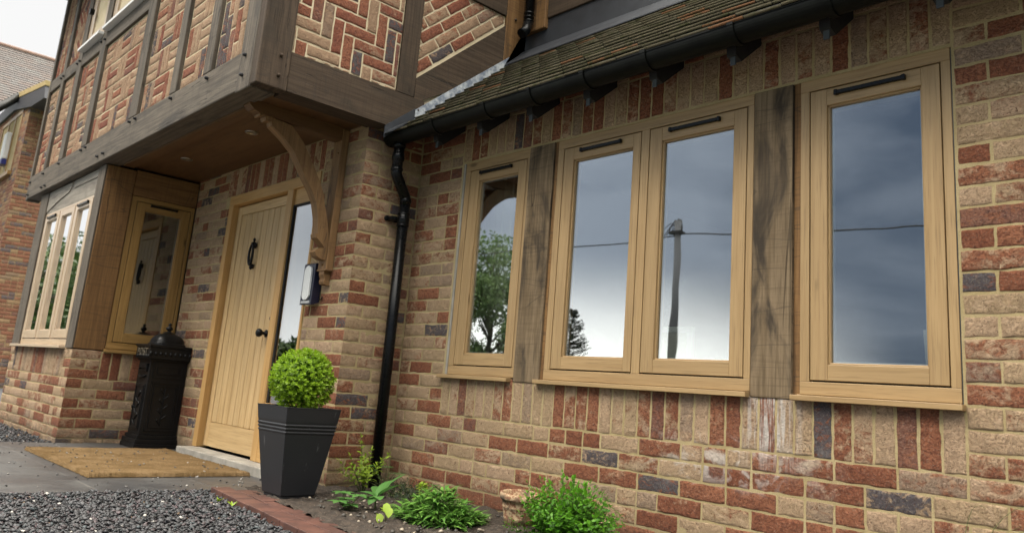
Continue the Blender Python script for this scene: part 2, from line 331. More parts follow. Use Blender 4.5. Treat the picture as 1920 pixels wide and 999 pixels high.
# ---------------------------------------------------------------- brickwork
def axis_pts(L, step, e=(.0, .002, .0055)):
    inner = max(1, int(round((L-2*e[2])/step)))
    return np.array([0, e[1]] + list(np.linspace(e[2], L-e[2], inner+1)) + [L-e[1], L])
def sm(x): x = np.clip(x, 0, 1); return x*x*(3-2*x)
class Bricks:
    def __init__(s, O, U, Nn, step=.02, seed=1, pale=.5, dark=.06, dmm=.0034):
        s.O = np.array(O, float); s.U = np.array(U, float); s.N = np.array(Nn, float); s.step = step; s.r = random.Random(seed)
        s.V = []; s.F = []; s.C = []; s.B = []; s.nv = 0; s.pale = pale; s.dark = dark; s.dmm = dmm
    def brick(s, u0, u1, v0, v1, T=None, hard=(0, 0), clip=None):
        r = s.r
        if u1-u0 < .022 or v1-v0 < .02: return
        j = .0040
        a0 = u0 + (0 if hard[0] else j); a1 = u1 - (0 if hard[1] else j); b0 = v0+j; b1 = v1-j
        us = axis_pts(a1-a0, s.step); vs_ = axis_pts(b1-b0, s.step)
        g = np.array([[(a0+u, b0+v) for u in us] for v in vs_]); nu, nvv = len(us), len(vs_)
        seedv = (r.random()*40, r.random()*40, r.random()*40); lift = r.uniform(-.0014, .0014); tilt = (r.uniform(-.006, .006), r.uniform(-.012, .012))
        du = np.minimum(us if not hard[0] else us+9, (us[-1]-us) if not hard[1] else (us[-1]-us)+9)
        dv = np.minimum(vs_, vs_[-1]-vs_)
        e = np.minimum(du[None, :], dv[:, None])
        h = np.empty((nvv, nu)); ju = np.zeros((nvv, nu)); jv = np.zeros((nvv, nu))
        for a in range(nvv):
            for b in range(nu):
                x, y = g[a, b]; n1 = noise.noise((x*16+seedv[0], y*30+seedv[1], seedv[2])); n2 = noise.noise((x*55+seedv[1], y*70+seedv[2], seedv[0]))
                h[a, b] = n1*.0016+n2*.0012
                if e[a, b] < .012:
                    ju[a, b] = noise.noise((x*35+seedv[2], y*35, seedv[1]))*.0030; jv[a, b] = noise.noise((x*28, y*35+seedv[0], seedv[2]))*.0040
        cu, cv = (us-us.mean())[None, :], (vs_-vs_.mean())[:, None]
        hh = (h+lift+cu*tilt[0]+cv*tilt[1])
        hardm = np.ones((nvv, nu))
        if hard[0]: hardm *= sm(us/.03)[None, :]
        if hard[1]: hardm *= sm((us[-1]-us)/.03)[None, :]
        hh = hh*hardm - (1-sm(e/.0035))*s.dmm
        p = g.copy(); p[..., 0] += ju*hardm; p[..., 1] += jv
        if T is not None:
            cx, cy, an = T; c_, s_ = math.cos(an), math.sin(an)
            p = np.stack([cx+c_*p[..., 0]-s_*p[..., 1], cy+s_*p[..., 0]+c_*p[..., 1]], -1)
        w = s.O+p[..., 0, None]*s.U+p[..., 1, None]*np.array([0, 0, 1.])+hh[..., None]*s.N
        idx = np.arange(nu*nvv).reshape(nvv, nu)
        f = np.stack([idx[:-1, :-1], idx[:-1, 1:], idx[1:, 1:], idx[1:, :-1]], -1).reshape(-1, 4)
        if clip is not None:
            pc = p.reshape(-1, 2)[f].mean(1); keep = np.array([inside(q, clip) for q in pc])
            f = f[keep]
            if not len(f): return
        s.V.append(w.reshape(-1, 3)); s.F.append(f+s.nv); s.nv += nu*nvv
        t = r.random()
        if t < s.pale*.92: c0 = r.uniform(.54, .80)
        elif t < s.pale*.92+.27: c0 = r.uniform(.38, .56)
        else: c0 = r.uniform(.10, .40)
        col = (c0, r.random(), 1.0 if r.random() < s.dark else (.35 if r.random() < .08 else 0))
        s.C.append(np.tile(col, (nu*nvv, 1))); s.B.append(np.tile([x*3 for x in seedv], (nu*nvv, 1)))
    def courses(s, u0, u1, v0, v1, holes=(), phase=0., start=None, hardL=False, hardR=False, ch=.075, kk=0, bond='stretcher'):
        v = v0 if start is None else start; k = kk
        while v < v1-.01:
            a, b = max(v, v0), min(v+ch, v1)
            if b-a > .025:
                iv = [(u0, u1)]
                for (hu0, hu1, hv0, hv1) in holes:
                    if (a+b)/2 > hv0 and (a+b)/2 < hv1:
                        nv = []
                        for (p, q) in iv:
                            if hu1 <= p or hu0 >= q: nv.append((p, q)); continue
                            if hu0 > p: nv.append((p, hu0))
                            if hu1 < q: nv.append((hu1, q))
                        iv = nv
                for (p, q) in iv:
                    cuts = [p]; x = phase+(k % 2)*.1125 + math.floor((p-phase)/.225-1)*.225
                    while x < q-.02:
                        if x > p+.02:
                            if x-cuts[-1] > .06 or True: cuts.append(x)
                            if s.r.random() < .13 and x+.1125 < q-.02: cuts.append(x+.1125)
                        x += .225
                    cuts.append(q)
                    # drop slivers
                    c2 = [cuts[0]]
                    for c in cuts[1:-1]:
                        if c-c2[-1] > .045: c2.append(c)
                    if len(c2) > 1 and cuts[-1]-c2[-1] < .045: c2.pop()
                    c2.append(cuts[-1])
                    for i in range(len(c2)-1):
                        s.brick(c2[i], c2[i+1], a, b, hard=(hardL and abs(c2[i]-u0) < 1e-6, hardR and abs(c2[i+1]-u1) < 1e-6))
            v += ch; k += 1
    def soldiers(s, u0, u1, v0, v1):
        n = max(1, round((u1-u0)/.0765)); w = (u1-u0)/n
        for i in range(n): s.brick(u0+i*w, u0+(i+1)*w, v0+s.r.uniform(-.003, .003), v1+s.r.uniform(-.003, .003))
    def build(s, name, mat, parent):
        return npmesh(name, np.concatenate(s.V), np.concatenate(s.F), mat, parent, True, np.concatenate(s.C), 'bcol', np.concatenate(s.B))
def inside(q, poly):
    r = False; n = len(poly)
    for i in range(n):
        (x1, y1), (x2, y2) = poly[i], poly[(i+1) % n]
        if (y1 > q[1]) != (y2 > q[1]) and q[0] < (x2-x1)*(q[1]-y1)/(y2-y1)+x1: r = not r
    return r

# ================================================================= SETTING
s = N('gravel_bed'); v = s.obj(); vo = s.n('ShaderNodeTexVoronoi', {'Vector': v, 'Scale': 55}); 
c = s.mix(s.n('ShaderNodeSeparateColor', {0: vo.outputs['Color']}).outputs[0], (.02, .02, .024), (.075, .072, .078))
GRAVB = s.fin(c, .75, s.bump(vo.outputs['Distance'], 1, .012))
s = N('slate_gravel'); a = s.attr('lcol'); GRAV = s.fin(s.mix(s.math('MULTIPLY', s.noise(s.obj(), 90, 3), .35), a, (.02, .02, .02)), .58, s.bump(s.noise(s.obj(), 120, 3), .3, .003), Specular_IOR_Level=.55)
s = N('grass_field'); GRASS = s.fin(s.mix(s.noise(s.obj(), .35, 5), (.03, .05, .012), (.05, .08, .02)), .9)
s = N('wet_paving'); v = s.obj(); br = s.n('ShaderNodeTexBrick', {'Vector': s.map(v, (1, 1, 1), (4.34, 1.0, 0)), 'Scale': 1.0, 'Mortar Size': .006, 'Color1': (.034, .037, .040, 1), 'Color2': (.062, .061, .058, 1), 'Mortar': (.11, .105, .095, 1), 'Brick Width': .9, 'Row Height': .6}); br.offset = .5
n1 = s.noise(v, 3, 4); c = s.mix(s.ramp(n1, .35, .7), br.outputs[0], (.035, .036, .04)); c = s.mix(s.math('MULTIPLY', s.noise(v, 60, 4, .7), .3), c, (.08, .075, .07))
PAVE = s.fin(c, s.math('ADD', s.math('MULTIPLY', s.ramp(n1, .3, .7), -.2), .52), s.bump(s.noise(v, 25, 4), .15, .004, s.bump(br.outputs['Fac'], .4, -.003)))
s = N('bare_soil'); v = s.obj(); n1 = s.noise(v, 30, 5, .7); c = s.mix(s.ramp(n1, .35, .7), (.020, .014, .009), (.055, .039, .027)); c = s.mix(s.ramp(s.noise(v, 170, 2), .66, .72), c, (.28, .24, .18))
SOIL = s.fin(c, .95, s.bump(n1, .9, .02))
def quad(name, pts, mat, kind='structure', z=None):
    mb = MB(); mb.face(pts, [(p[0], p[1]) for p in pts]); o = mb.build(name, mat); tag(o, kind=kind); return o
quad('ground', [(-400, -400, -.05), (400, -400, -.05), (400, 400, -.05), (-400, 400, -.05)], GRASS)
quad('gravel_drive', [(-26, -14, -.025), (8, -14, -.025), (8, 3, -.025), (-26, 3, -.025)], GRAVB)
mb = MB(); mb.box((-6.85, -9, -.04), (-4.34, -.9, .0)); mb.box((-6.895, -1.0, -.04), (-4.0, -.43, .001)); pv = mb.build('path', PAVE); tag(pv, kind='structure')
# soil bed: lumpy sheet
nx, ny = 330, 90; xs = np.linspace(-4.3, 1.6, nx); ys = np.linspace(0, 1, ny); Vv = []
for y in ys:
    for x in xs:
        yf = -.93-.115*(x+3.88)
        yy = yf*(1-y)+.03*y
        Vv.append((x, yy, .012+.018*noise.noise((x*9, yy*9, 0))+.012*noise.noise((x*30, yy*30, 3))+.02*y))
id_ = np.arange(nx*ny).reshape(ny, nx); F = np.stack([id_[:-1, :-1], id_[:-1, 1:], id_[1:, 1:], id_[1:, :-1]], -1).reshape(-1, 4)
soil = npmesh('flower_bed', Vv, F, SOIL, smooth=True); tag(soil, kind='structure')
# brick edging band
PAVER = mat_plain('red_paver', (.060, .027, .020), .55, .4, 50, .4, c2=(.105, .045, .031), ns=9)
mb = MB(); d = Vector((1, -.115, 0)).normalized(); nrm = Vector((-d.y, d.x, 0)); o0 = Vector((-4.35, -1.04, 0))
for row in range(2):
    for i in range(-1 if False else 0, 30):
        a = i*.205+(row*.1)
        Mx = Matrix.Translation(o0+d*a+nrm*(row*.105)) @ Matrix.Rotation(math.atan2(d.y, d.x), 4, 'Z')
        mb.box((0, 0, -.03), (.200, .100, .012+rnd.uniform(-.002, .002)), M=Mx)
ed = mb.build('brick_edging', PAVER, bevel=.003); tag(ed, kind='structure')

# gravel stones
def ico():
    t = (1+5**.5)/2; V = np.array([(-1, t, 0), (1, t, 0), (-1, -t, 0), (1, -t, 0), (0, -1, t), (0, 1, t), (0, -1, -t), (0, 1, -t), (t, 0, -1), (t, 0, 1), (-t, 0, -1), (-t, 0, 1)], float)
    F = np.array([(0, 11, 5), (0, 5, 1), (0, 1, 7), (0, 7, 10), (0, 10, 11), (1, 5, 9), (5, 11, 4), (11, 10, 2), (10, 7, 6), (7, 1, 8), (3, 9, 4), (3, 4, 2), (3, 2, 6), (3, 6, 8), (3, 8, 9), (4, 9, 5), (2, 4, 11), (6, 2, 10), (8, 6, 7), (9, 8, 1)])
    return V/np.linalg.norm(V[0]), F
rg = np.random.default_rng(3)
def stones(name, P, size, zs=.45, mat=None, pal=None):
    n = len(P); V0, F0 = ico(); sc_ = size[:, None]*rg.uniform(.6, 1.35, (n, 3)); sc_[:, 2] *= zs
    V = V0[None]*sc_[:, None, :]*rg.uniform(.75, 1.15, (n, 12, 1))
    a, b, c = rg.uniform(0, 6.28, n), rg.normal(0, .45, n), rg.normal(0, .45, n)
    def rot(V, i, j, t):
        x, y = V[..., i].copy(), V[..., j].copy(); V[..., i] = x*np.cos(t)[:, None]-y*np.sin(t)[:, None]; V[..., j] = x*np.sin(t)[:, None]+y*np.cos(t)[:, None]
    rot(V, 1, 2, b); rot(V, 0, 2, c); rot(V, 0, 1, a)
    V += P[:, None, :]; F = (F0[None]+np.arange(n)[:, None, None]*12).reshape(-1, 3)
    col = pal(n); col = np.repeat(col, 12, axis=0)
    o = npmesh(name, V.reshape(-1, 3), F, mat or GRAV, col=col); return o
def pal_g(n):
    t = rg.random(n); base = rg.uniform(.013, .056, n)[:, None]*np.array([1, 1, 1.07]); base[t > .82] *= np.array([1.35, .95, .95]); base[(t > .70) & (t < .82)] *= np.array([.85, 1.1, 1.1])
    base[t > .97] = base[t > .97]*2.3; base[t > .994] = (.42, .40, .36); base[(t > .985) & (t < .991)] = (.16, .10, .05)
    return base
def scatter(x0, x1, y0, y1, n): return np.stack([rg.uniform(x0, x1, n), rg.uniform(y0, y1, n)], 1)
A = [scatter(-4.36, -2.2, -2.6, -1.02, 24000), scatter(-9.5, -6.87, -3.2, -1.20, 13000), scatter(-2.2, 1.0, -2.2, -1.2, 4000), scatter(-4.33, -3.0, -3.4, -2.6, 3000)]
P = np.concatenate(A); k = (P[:, 0] < -6.86) | (P[:, 1] < -1.07-.115*(P[:, 0]+4.35)); k &= ~((P[:, 0] > -6.86) & (P[:, 0] < -4.345)); P = P[k]
sz_ = rg.uniform(.005, .0135, len(P)); hz = rg.uniform(-.022, .004, len(P))
# heap a little against path edge
g_ = stones('gravel', np.column_stack([P, hz]), sz_, .5, pal=pal_g)
tag(g_, kind='stuff')
# stray chips on paving, mat and bed
P = np.concatenate([scatter(-6.2, -4.4, -1.5, -.5, 90), scatter(-6.8, -4.4, -2.2, -1.2, 70), scatter(-6.85, -6.2, -1.5, -1.1, 25)])
st = stones('stray_gravel', np.column_stack([P, np.full(len(P), .004) + ((P[:, 0] > -6.3) & (P[:, 0] < -4.85) & (P[:, 1] > -1.52))*.024]), rg.uniform(.003, .009, len(P)), .5, pal=lambda n: np.where(rg.random((n, 1)) < .3, .35, .05)*np.array([[1, .95, .85]])*np.ones((n, 3)))
tag(st, kind='stuff')
P = scatter(-4.0, .5, -.95, -.05, 1500); P = P[P[:, 1] > -.80-.11*(P[:, 0]+3.88)]
bs = stones('soil_crumbs', np.column_stack([P, rg.uniform(.008, .032, len(P))]), rg.uniform(.003, .014, len(P)), .7, mat=GRAV, pal=lambda n: np.where(rg.random((n, 1)) < .22, .33, .045)*np.array([[1, .84, .62]])*np.ones((n, 3)))
tag(bs, kind='stuff')

# ================================================================= HOUSE
house = empty('brick_house', (-4, 0, 0), 'brick and oak framed house with jettied upper storey, plank door and cream-oak windows', 'house')
def part(mb, name, mats, bevel=0, parent=None, label=None, seg=2):
    o = mb.build(name, mats, parent or house, bevel, seg)
    if label: o['label'] = label
    return o
SOL0, SOL1, WT = .48, .705, 2.36
# --- wall W (y = 0)
b = Bricks((0, 0, 0), (1, 0, 0), (0, -1, 0), .019, 11, .50, .032)
b.courses(-4.21, 1.6, .0-.045, WT, holes=[(-3.765, -.957, SOL0, WT)], phase=-.957+.0, start=-.045)
b.soldiers(-3.765, -.957, SOL0, SOL1); b.soldiers(-3.765, -.957, 1.998, 2.223)
b.courses(-3.765, -.957, 2.223, WT, start=2.223)
b.build('brick_wall', BRICK, house)
mb = MB(); D_ = .0027
for (x0, x1, z0, z1) in [(-4.2, -3.755, -.1, 2.42), (-3.755, -.962, -.1, .69), (-3.755, -.962, 1.99, 2.42), (-.962, 1.6, -.1, 2.42)]: mb.box((x0, D_, z0), (x1, .10, z1))
part(mb, 'mortar_bed', MORTAR)
# --- pillar side (x = -4.21), facing +x ; u = +y
b = Bricks((-4.21, 0, 0), (0, 1, 0), (1, 0, 0), .021, 5, .62, .04)
b.courses(-.43, .0, -.045, 2.34, phase=-.43, start=-.045, hardL=True, kk=1)
b.build('brick_wall', BRICK, house)
# --- door wall (y = -.43)
b = Bricks((0, -.43, 0), (1, 0, 0), (0, -1, 0), .024, 9, .58, .05)
b.courses(-6.9, -4.21, -.045, 2.26, holes=[(-6.185, -4.735, -.1, 1.995), (-6.26, -4.72, 1.9, 2.3)], phase=-4.21, start=-.045, hardR=True)
b.soldiers(-6.26, -4.72, 1.995, 2.22)
b.build('brick_wall', BRICK, house)
mb = MB()
for (x0, x1, z0, z1) in [(-6.9, -6.18, -.1, 2.3), (-4.74, -4.2165, -.1, 2.3), (-6.18, -4.74, 1.992, 2.3)]: mb.box((x0, -.43+D_, z0), (x1, -.32, z1))
mb.box((-4.30, -.4283, -.1), (-4.2117, .08, 2.40))
part(mb, 'mortar_bed', MORTAR)
# --- bay front (y=-1.19) and side (x=-6.9)
b = Bricks((0, -1.19, 0), (1, 0, 0), (0, -1, 0), .03, 21, .62, .06)
b.courses(-9.0, -6.9, -.045, .705, holes=[(-8.80, -7.10, SOL0, .8)], phase=-6.9, start=-.045, hardR=True)
b.soldiers(-8.80, -7.10, SOL0, .705); b.build('brick_wall', BRICK, house)
b = Bricks((-6.9, 0, 0), (0, 1, 0), (1, 0, 0), .024, 23, .52, .05)
b.courses(-1.19, -.43, -.045, .705, holes=[(-.972, -.43, SOL0, .8)], phase=-1.19, start=-.045, hardL=True, kk=1)
b.soldiers(-.972, -.43, SOL0, .697); b.build('brick_wall', BRICK, house)
mb = MB(); mb.box((-9.0, -1.19+.0035, -.1), (-6.9-.0035, -1.08, .70)); mb.box((-7.02, -1.09, -.1), (-6.9-D_, -.4, .70))
mb.box((-9.0, -1.1, -.1), (-8.9, .1, .70)); part(mb, 'mortar_bed', MORTAR)

# --- rooms behind the glass
def room(x0, x1, y0, y1, z1, name, mat=DARKROOM, floor=.02):
    mb = MB(); t = .06
    mb.box((x0, y1, -.05), (x1, y1+t, z1)); mb.box((x0-t, y0, -.05), (x0, y1, z1)); mb.box((x1, y0, -.05), (x1+t, y1, z1))
    mb.box((x0, y0, z1), (x1, y1, z1+t)); mb.box((x0, y0, floor-t), (x1, y1, floor)); return part(mb, name, mat)
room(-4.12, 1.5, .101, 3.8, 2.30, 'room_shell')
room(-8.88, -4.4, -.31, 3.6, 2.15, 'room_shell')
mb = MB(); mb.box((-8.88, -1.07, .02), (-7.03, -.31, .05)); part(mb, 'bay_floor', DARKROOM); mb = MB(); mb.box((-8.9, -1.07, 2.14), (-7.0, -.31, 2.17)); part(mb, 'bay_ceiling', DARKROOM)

# --- windows -------------------------------------------------------
def window(T, u0, u1, z0, z1, sashes, glasses, sill, matf, matg, vents, y0=.0, depth=.07, gap=.0045, glz=None, sillmat=None, sides=True, label=None, sashz=None, proud=0):
    """T(u, n, z) -> world. n = outward distance from the wall face. sashes: [(ua, ub)], glasses the same, sashz=(za, zb), glz=(za, zb)"""
    sz0, sz1 = sashz; g0, g1 = glz
    def B(mb, ua, ub, na, nb, za, zb, ax):
        p, q = T(ua, na, za), T(ub, nb, zb); mb.box(p, q, axis=ax)
    ua_ax = 0 if abs(T(1, 0, 0)[0]-T(0, 0, 0)[0]) > .5 else 1
    mb = MB(); f0, f1 = y0-depth, y0
    B(mb, u0, u1, f0, f1, sz1, z1, ua_ax); B(mb, u0, u1, f0, f1, z0, sz0, ua_ax)
    B(mb, u0, sashes[0][0], f0, f1-.0006, sz0, sz1, 2); B(mb, sashes[-1][1], u1, f0, f1-.0006, sz0, sz1, 2)
    for i in range(len(sashes)-1): B(mb, sashes[i][1], sashes[i+1][0], f0, f1-.0006, sz0, sz1, 2)
    w = mb.build('window', matf, house, .002)
    if label: w['label'] = label
    mb = MB()
    for a, c in sashes:                                           # dark rebate behind each sash
        for (ua, ub, za, zb) in [(a, a+.02, sz0, sz1), (c-.02, c, sz0, sz1), (a, c, sz0, sz0+.02), (a, c, sz1-.02, sz1)]: B(mb, ua, ub, f0-.002, f1-.03, za, zb, 2)
    mb.build('rebate', GASKET, w)
    for (a, c), (ga, gb) in zip(sashes, glasses):
        mb = MB(); a2, c2, s0, s1 = a+gap, c-gap, sz0+gap*1.4, sz1-gap; n1 = f1+proud-.001; n0 = f0+.01
        B(mb, a2, ga, n0, n1, s0, s1, 2); B(mb, gb, c2, n0, n1, s0, s1, 2); B(mb, ga, gb, n0, n1-.0006, s0, g0, ua_ax); B(mb, ga, gb, n0, n1-.0006, g1, s1, ua_ax)
        # glazing bead
        for (ua, ub, za, zb, ax) in [(ga-.001, ga+.008, g0, g1, 2), (gb-.008, gb+.001, g0, g1, 2), (ga, gb, g0-.001, g0+.007, ua_ax), (ga, gb, g1-.007, g1+.001, ua_ax)]: B(mb, ua, ub, n0, n1-.010, za, zb, ax)
        mb.build('sash', matf, w, .0022)
        mb = MB(); B(mb, ga-.003, gb+.003, n1-.0262, n1-.0222, g0-.003, g1+.003, 2); mb.build('pane', matg, w)
        mb = MB()                                                 # spacer bar between panes
        for (ua, ub, za, zb) in [(ga, ga+.016, g0, g1), (gb-.016, gb, g0, g1), (ga, gb, g0, g0+.014), (ga, gb, g1-.014, g1)]: B(mb, ua, ub, n1-.040, n1-.0275, za, zb, 2)
        mb.build('spacer_bar', SPACER, w)
    for (va, vb, vz) in vents:
        mb = MB(); n1 = f1+proud
        B(mb, va, vb, n1-.002, n1+.013, vz-.0085, vz+.0085, ua_ax); B(mb, va-.004, va+.010, n1-.002, n1+.016, vz-.011, vz+.011, ua_ax); B(mb, vb-.010, vb+.004, n1-.002, n1+.016, vz-.011, vz+.011, ua_ax)
        mb.build('trickle_vent', BLACK, w, .003)
    if sill:
        mb = MB(); a, c, za, zb, pr = sill; B(mb, a, c, -.06, pr, za, zb, ua_ax); B(mb, a+.006, c-.02, -.05, y0-.004, zb-.001, z0+.001, ua_ax)
        mb.build('sill', sillmat or matf, w, .003)
    return w
SPACER = mat_plain('spacer', (.34, .37, .39), .4)
TW = lambda u, n, z: (u, -n, z)
YF = -.006
window(TW, -1.545, -.968, .712, 1.993, [(-1.507, -1.001)], [(-1.434, -1.070)], (-1.566, -.955, .688, .709, .034), FRAME, GLASS, [(-1.395, -1.126, 1.912)], YF, sashz=(.762, 1.943), glz=(.829, 1.868), label='wide single window on the right of the oak posts')
window(TW, -2.945, -1.760, .712, 1.993, [(-2.903, -2.376), (-2.328, -1.791)], [(-2.830, -2.428), (-2.253, -1.859)], (-2.982, -1.757, .688, .709, .034), FRAME, GLASS, [(-2.775, -2.504, 1.912), (-2.204, -1.932, 1.912)], YF, sashz=(.762, 1.943), glz=(.829, 1.868), label='two-light window between the oak posts')
window(TW, -3.735, -3.162, .712, 1.993, [(-3.690, -3.187)], [(-3.604, -3.258)], (-3.785, -3.180, .688, .709, .034), FRAME, GLASS, [(-3.589, -3.315, 1.912)], YF, sashz=(.762, 1.938), glz=(.832, 1.866), label='narrow window nearest the drainpipe')
# posts between the windows
mb = MB(); mb.box((-3.160, -.004, .690), (-2.968, .09, 1.990)); part(mb, 'oak_post', POST, .004)
mb = MB(); mb.box((-1.754, -.004, .690), (-1.575, .09, 1.990)); part(mb, 'oak_post', POST, .004)
mb = MB(); mb.box((-1.574, .012, .690), (-1.546, .09, 1.990)); part(mb, 'packing_strip', POSTB)
mb = MB(); mb.box((-2.967, .008, .690), (-2.946, .09, 1.990)); part(mb, 'packing_strip', POSTB)
mb = MB(); mb.box((-.9675, .010, .70), (-.961, .09, 1.99)); part(mb, 'sealant_strip', LEAD)
mb = MB(); mb.box((-3.756, .004, .70), (-3.736, .09, 1.99)); part(mb, 'sealant_strip', CONC)
# bay side window (x = -6.9)
TS = lambda u, n, z: (-6.9+n, u, z)
window(TS, -.958, -.435, .728, 1.982, [(-.915, -.462)], [(-.842, -.535)], (-.968, -.433, .697, .720, .034), FRAMESIDE, GLASSS, [(-.80, -.585, 1.925)], -.006, sashz=(.778, 1.945), glz=(.855, 1.878), label='golden oak window in the side of the bay')
mb = MB(); mb.box((-7.08, -1.186, .707), (-6.896, -.962, 2.19)); part(mb, 'corner_post', POSTB, .006)
mb = MB(); mb.box((-7.09, -1.200, .707), (-6.903, -1.187, 2.19)); part(mb, 'post_facing', BEAM, .003)
mb = MB(); mb.box((-7.0, -.960, 1.986), (-6.903, -.432, 2.20)); part(mb, 'head_panel', POSTB, .003)
# bay front window
TB = lambda u, n, z: (u, -1.19-n, z)
BAYF = mat_wood('pale_glare_oak_frame', (.46, .34, .22), (.54, .42, .29), 45, .28, bump=.1, spec=.8)  # lighter copy of the frame oak: glare on the bay front put into the colour
sas = [(-8.665, -8.165), (-8.140, -7.660), (-7.635, -7.140)]
window(TB, -8.70, -7.100, .728, 1.965, sas, [(a+.075, c-.07) for a, c in sas], (-8.85, -7.115, .700, .722, .05), BAYF, GLASSH, [(-8.56, -8.27, 1.918), (-7.54, -7.24, 1.918)], -.004, sashz=(.775, 1.945), glz=(.85, 1.885), proud=.006, label='three-light window in the front of the bay')
mb = MB(); mb.box((-8.985, -1.200, .707), (-8.705, -1.06, 2.19)); part(mb, 'corner_post', BEAM, .006)
mb = MB(); mb.box((-8.704, -1.182, 1.967), (-7.092, -1.06, 2.19)); part(mb, 'head_board', BEAML, .002)
arch = [(-8.70, 1.967)]+[(-8.70+1.61*t, 1.967+.035*math.sin(math.pi*t)) for t in np.linspace(0, 1, 13)][1:-1]+[(-7.092, 1.967), (-7.092, 2.02), (-7.45, 2.125), (-7.78, 2.125), (-7.80, 2.165), (-7.87, 2.165), (-7.93, 2.13)]+[(-8.70, 1.99)]
mb = MB(); mb.prism([(-8.70, 1.99), (-8.35, 2.055), (-8.0, 2.10), (-7.93, 2.13), (-7.90, 2.185), (-8.70, 2.185)], 1, -1.190, -1.1825); part(mb, 'arched_brace', BEAML, .002)
mb = MB(); mb.prism([(-7.84, 2.185), (-7.82, 2.12), (-7.10, 2.12), (-7.10, 2.185)], 1, -1.190, -1.1825); part(mb, 'arched_brace', BEAML, .002)
# walls of the bay above the window are closed by the jetty; weatherboarded return on its left
mb = MB()
for i in range(24):
    z = i*.10; mb.prism([(-1.05, z), (-1.05, z), (-1.05, z)], 0, 0, 0) if False else mb.box((-9.02, -1.02, z), (-8.99-.004*(i % 2), .6, z+.098))
part(mb, 'bay_side_boards', BLACKW)

# --- door ----------------------------------------------------------
mb = MB(); FY = -.436
mb.box((-6.18, FY, 1.915), (-4.74, -.34, 1.992)); mb.box((-6.18, FY, .06), (-6.105, -.34, 1.915)); mb.box((-5.19, FY, .06), (-5.105, -.34, 1.915)); mb.box((-4.766, FY, .06), (-4.74, -.34, 1.915))
mb.box((-5.105, FY+.002, .06), (-4.766, -.34, .44), axis=0)
mb.box((-5.105, FY+.020, 1.80), (-4.766, -.34, 1.915), axis=0)

doorframe = part(mb, 'door_frame', DOORF, .003)
mb = MB(); mb.box((-5.105, FY+.024, .44), (-4.766, FY+.030, 1.80)); g = mb.build('pane', GLASSH, doorframe)
mb = MB(); mb.box((-5.105, FY+.016, .44), (-5.088, FY+.023, 1.80)); mb.box((-5.088, FY+.016, 1.785), (-4.766, FY+.023, 1.80)); mb.build('glazing_bead', GASKET, doorframe)
LY = -.385
mb = MB(); mb.box((-6.100, LY, .072), (-6.03, LY+.045, 1.905), axis=2); mb.box((-5.285, LY, .072), (-5.195, LY+.045, 1.905), axis=2)
mb.box((-6.03, LY+.0005, 1.835), (-5.285, LY+.045, 1.905), axis=0); mb.box((-6.03, LY+.0005, .072), (-5.285, LY+.045, .245), axis=0)
mb.box((-6.03, LY+.020, .24), (-5.285, LY+.044, 1.84), mi=1, axis=2)
door = part(mb, 'door', [DOORW, GASKET], .0025, label='oak plank front door')
nb = 8; w = (.745)/nb; mb = MB()
for i in range(nb): mb.box((-6.03+i*w+.0032, LY+.004, .247), (-6.03+(i+1)*w-.0032, LY+.021, 1.833), axis=2)
mb.build('boards', DOORW, door, .005)
# knocker
mb = MB(); kx, ky = -5.69, LY-.0
mb.lathe([(0, 0), (.022, .004), (.026, .012), (.018, .022), (0, .024)], (kx, ky, 1.565), 14, M=Matrix.Rotation(math.pi/2, 3, 'X'))
mb.lathe([(0, .03), (.008, .026), (.012, .016), (.008, .006), (.006, 0)], (kx, ky-.02, 1.59), 12)
mb.tube([(kx-.012, ky-.024, 1.575), (kx+.012, ky-.024, 1.575)], .014, 10)
ring = [(kx-.033*math.sin(t), ky-.030-.006*math.sin(t), 1.498-.078*math.cos(t)*-1) for t in np.linspace(.05, math.pi-.05, 14)]
ring = [(kx-.040*math.sin(t)+(.0), ky-.028, 1.495+.080*math.cos(t)) for t in np.linspace(.05, 2*math.pi-.05, 26)]
mb.tube([(p[0] if p[0] < kx else kx+(p[0]-kx)*.45, p[1], p[2]) for p in ring], [.0075+.003*abs(math.sin(t*.5)) for t in np.linspace(0, 2*math.pi, 26)], 10)
mb.lathe([(0, 0), (.018, .003), (.02, .01), (.013, .018), (0, .02)], (kx, ky, 1.405), 12, M=Matrix.Rotation(math.pi/2, 3, 'X'))
mb.lathe([(.003, 0), (.012, .010), (.014, .022), (.008, .035), (0, .036)], (kx, ky-.018, 1.378), 10)
mb.build('knocker', IRON, door)
mb = MB(); R90 = Matrix.Rotation(math.pi/2, 3, 'X')
mb.lathe([(0, 0), (.026, .001), (.027, .006), (.012, .012), (.011, .03), (.024, .040), (.030, .055), (.027, .068), (.014, .076), (0, .077)], (-5.315, LY, .905), 20, M=R90); mb.build('door_knob', IRON, door)
mb = MB(); mb.lathe([(0, 0), (.016, .001), (.016, .006), (.010, .009), (0, .009)], (-5.275, LY, 1.01), 16, M=R90); mb.build('lock_cylinder', mat_plain('nickel', (.6, .58, .5), .25, metal=1), door)
# threshold step
mb = MB(); mb.box((-6.16, -.560, -.03), (-4.55, -.40, .058)); part(mb, 'door_step', CONC, .006)

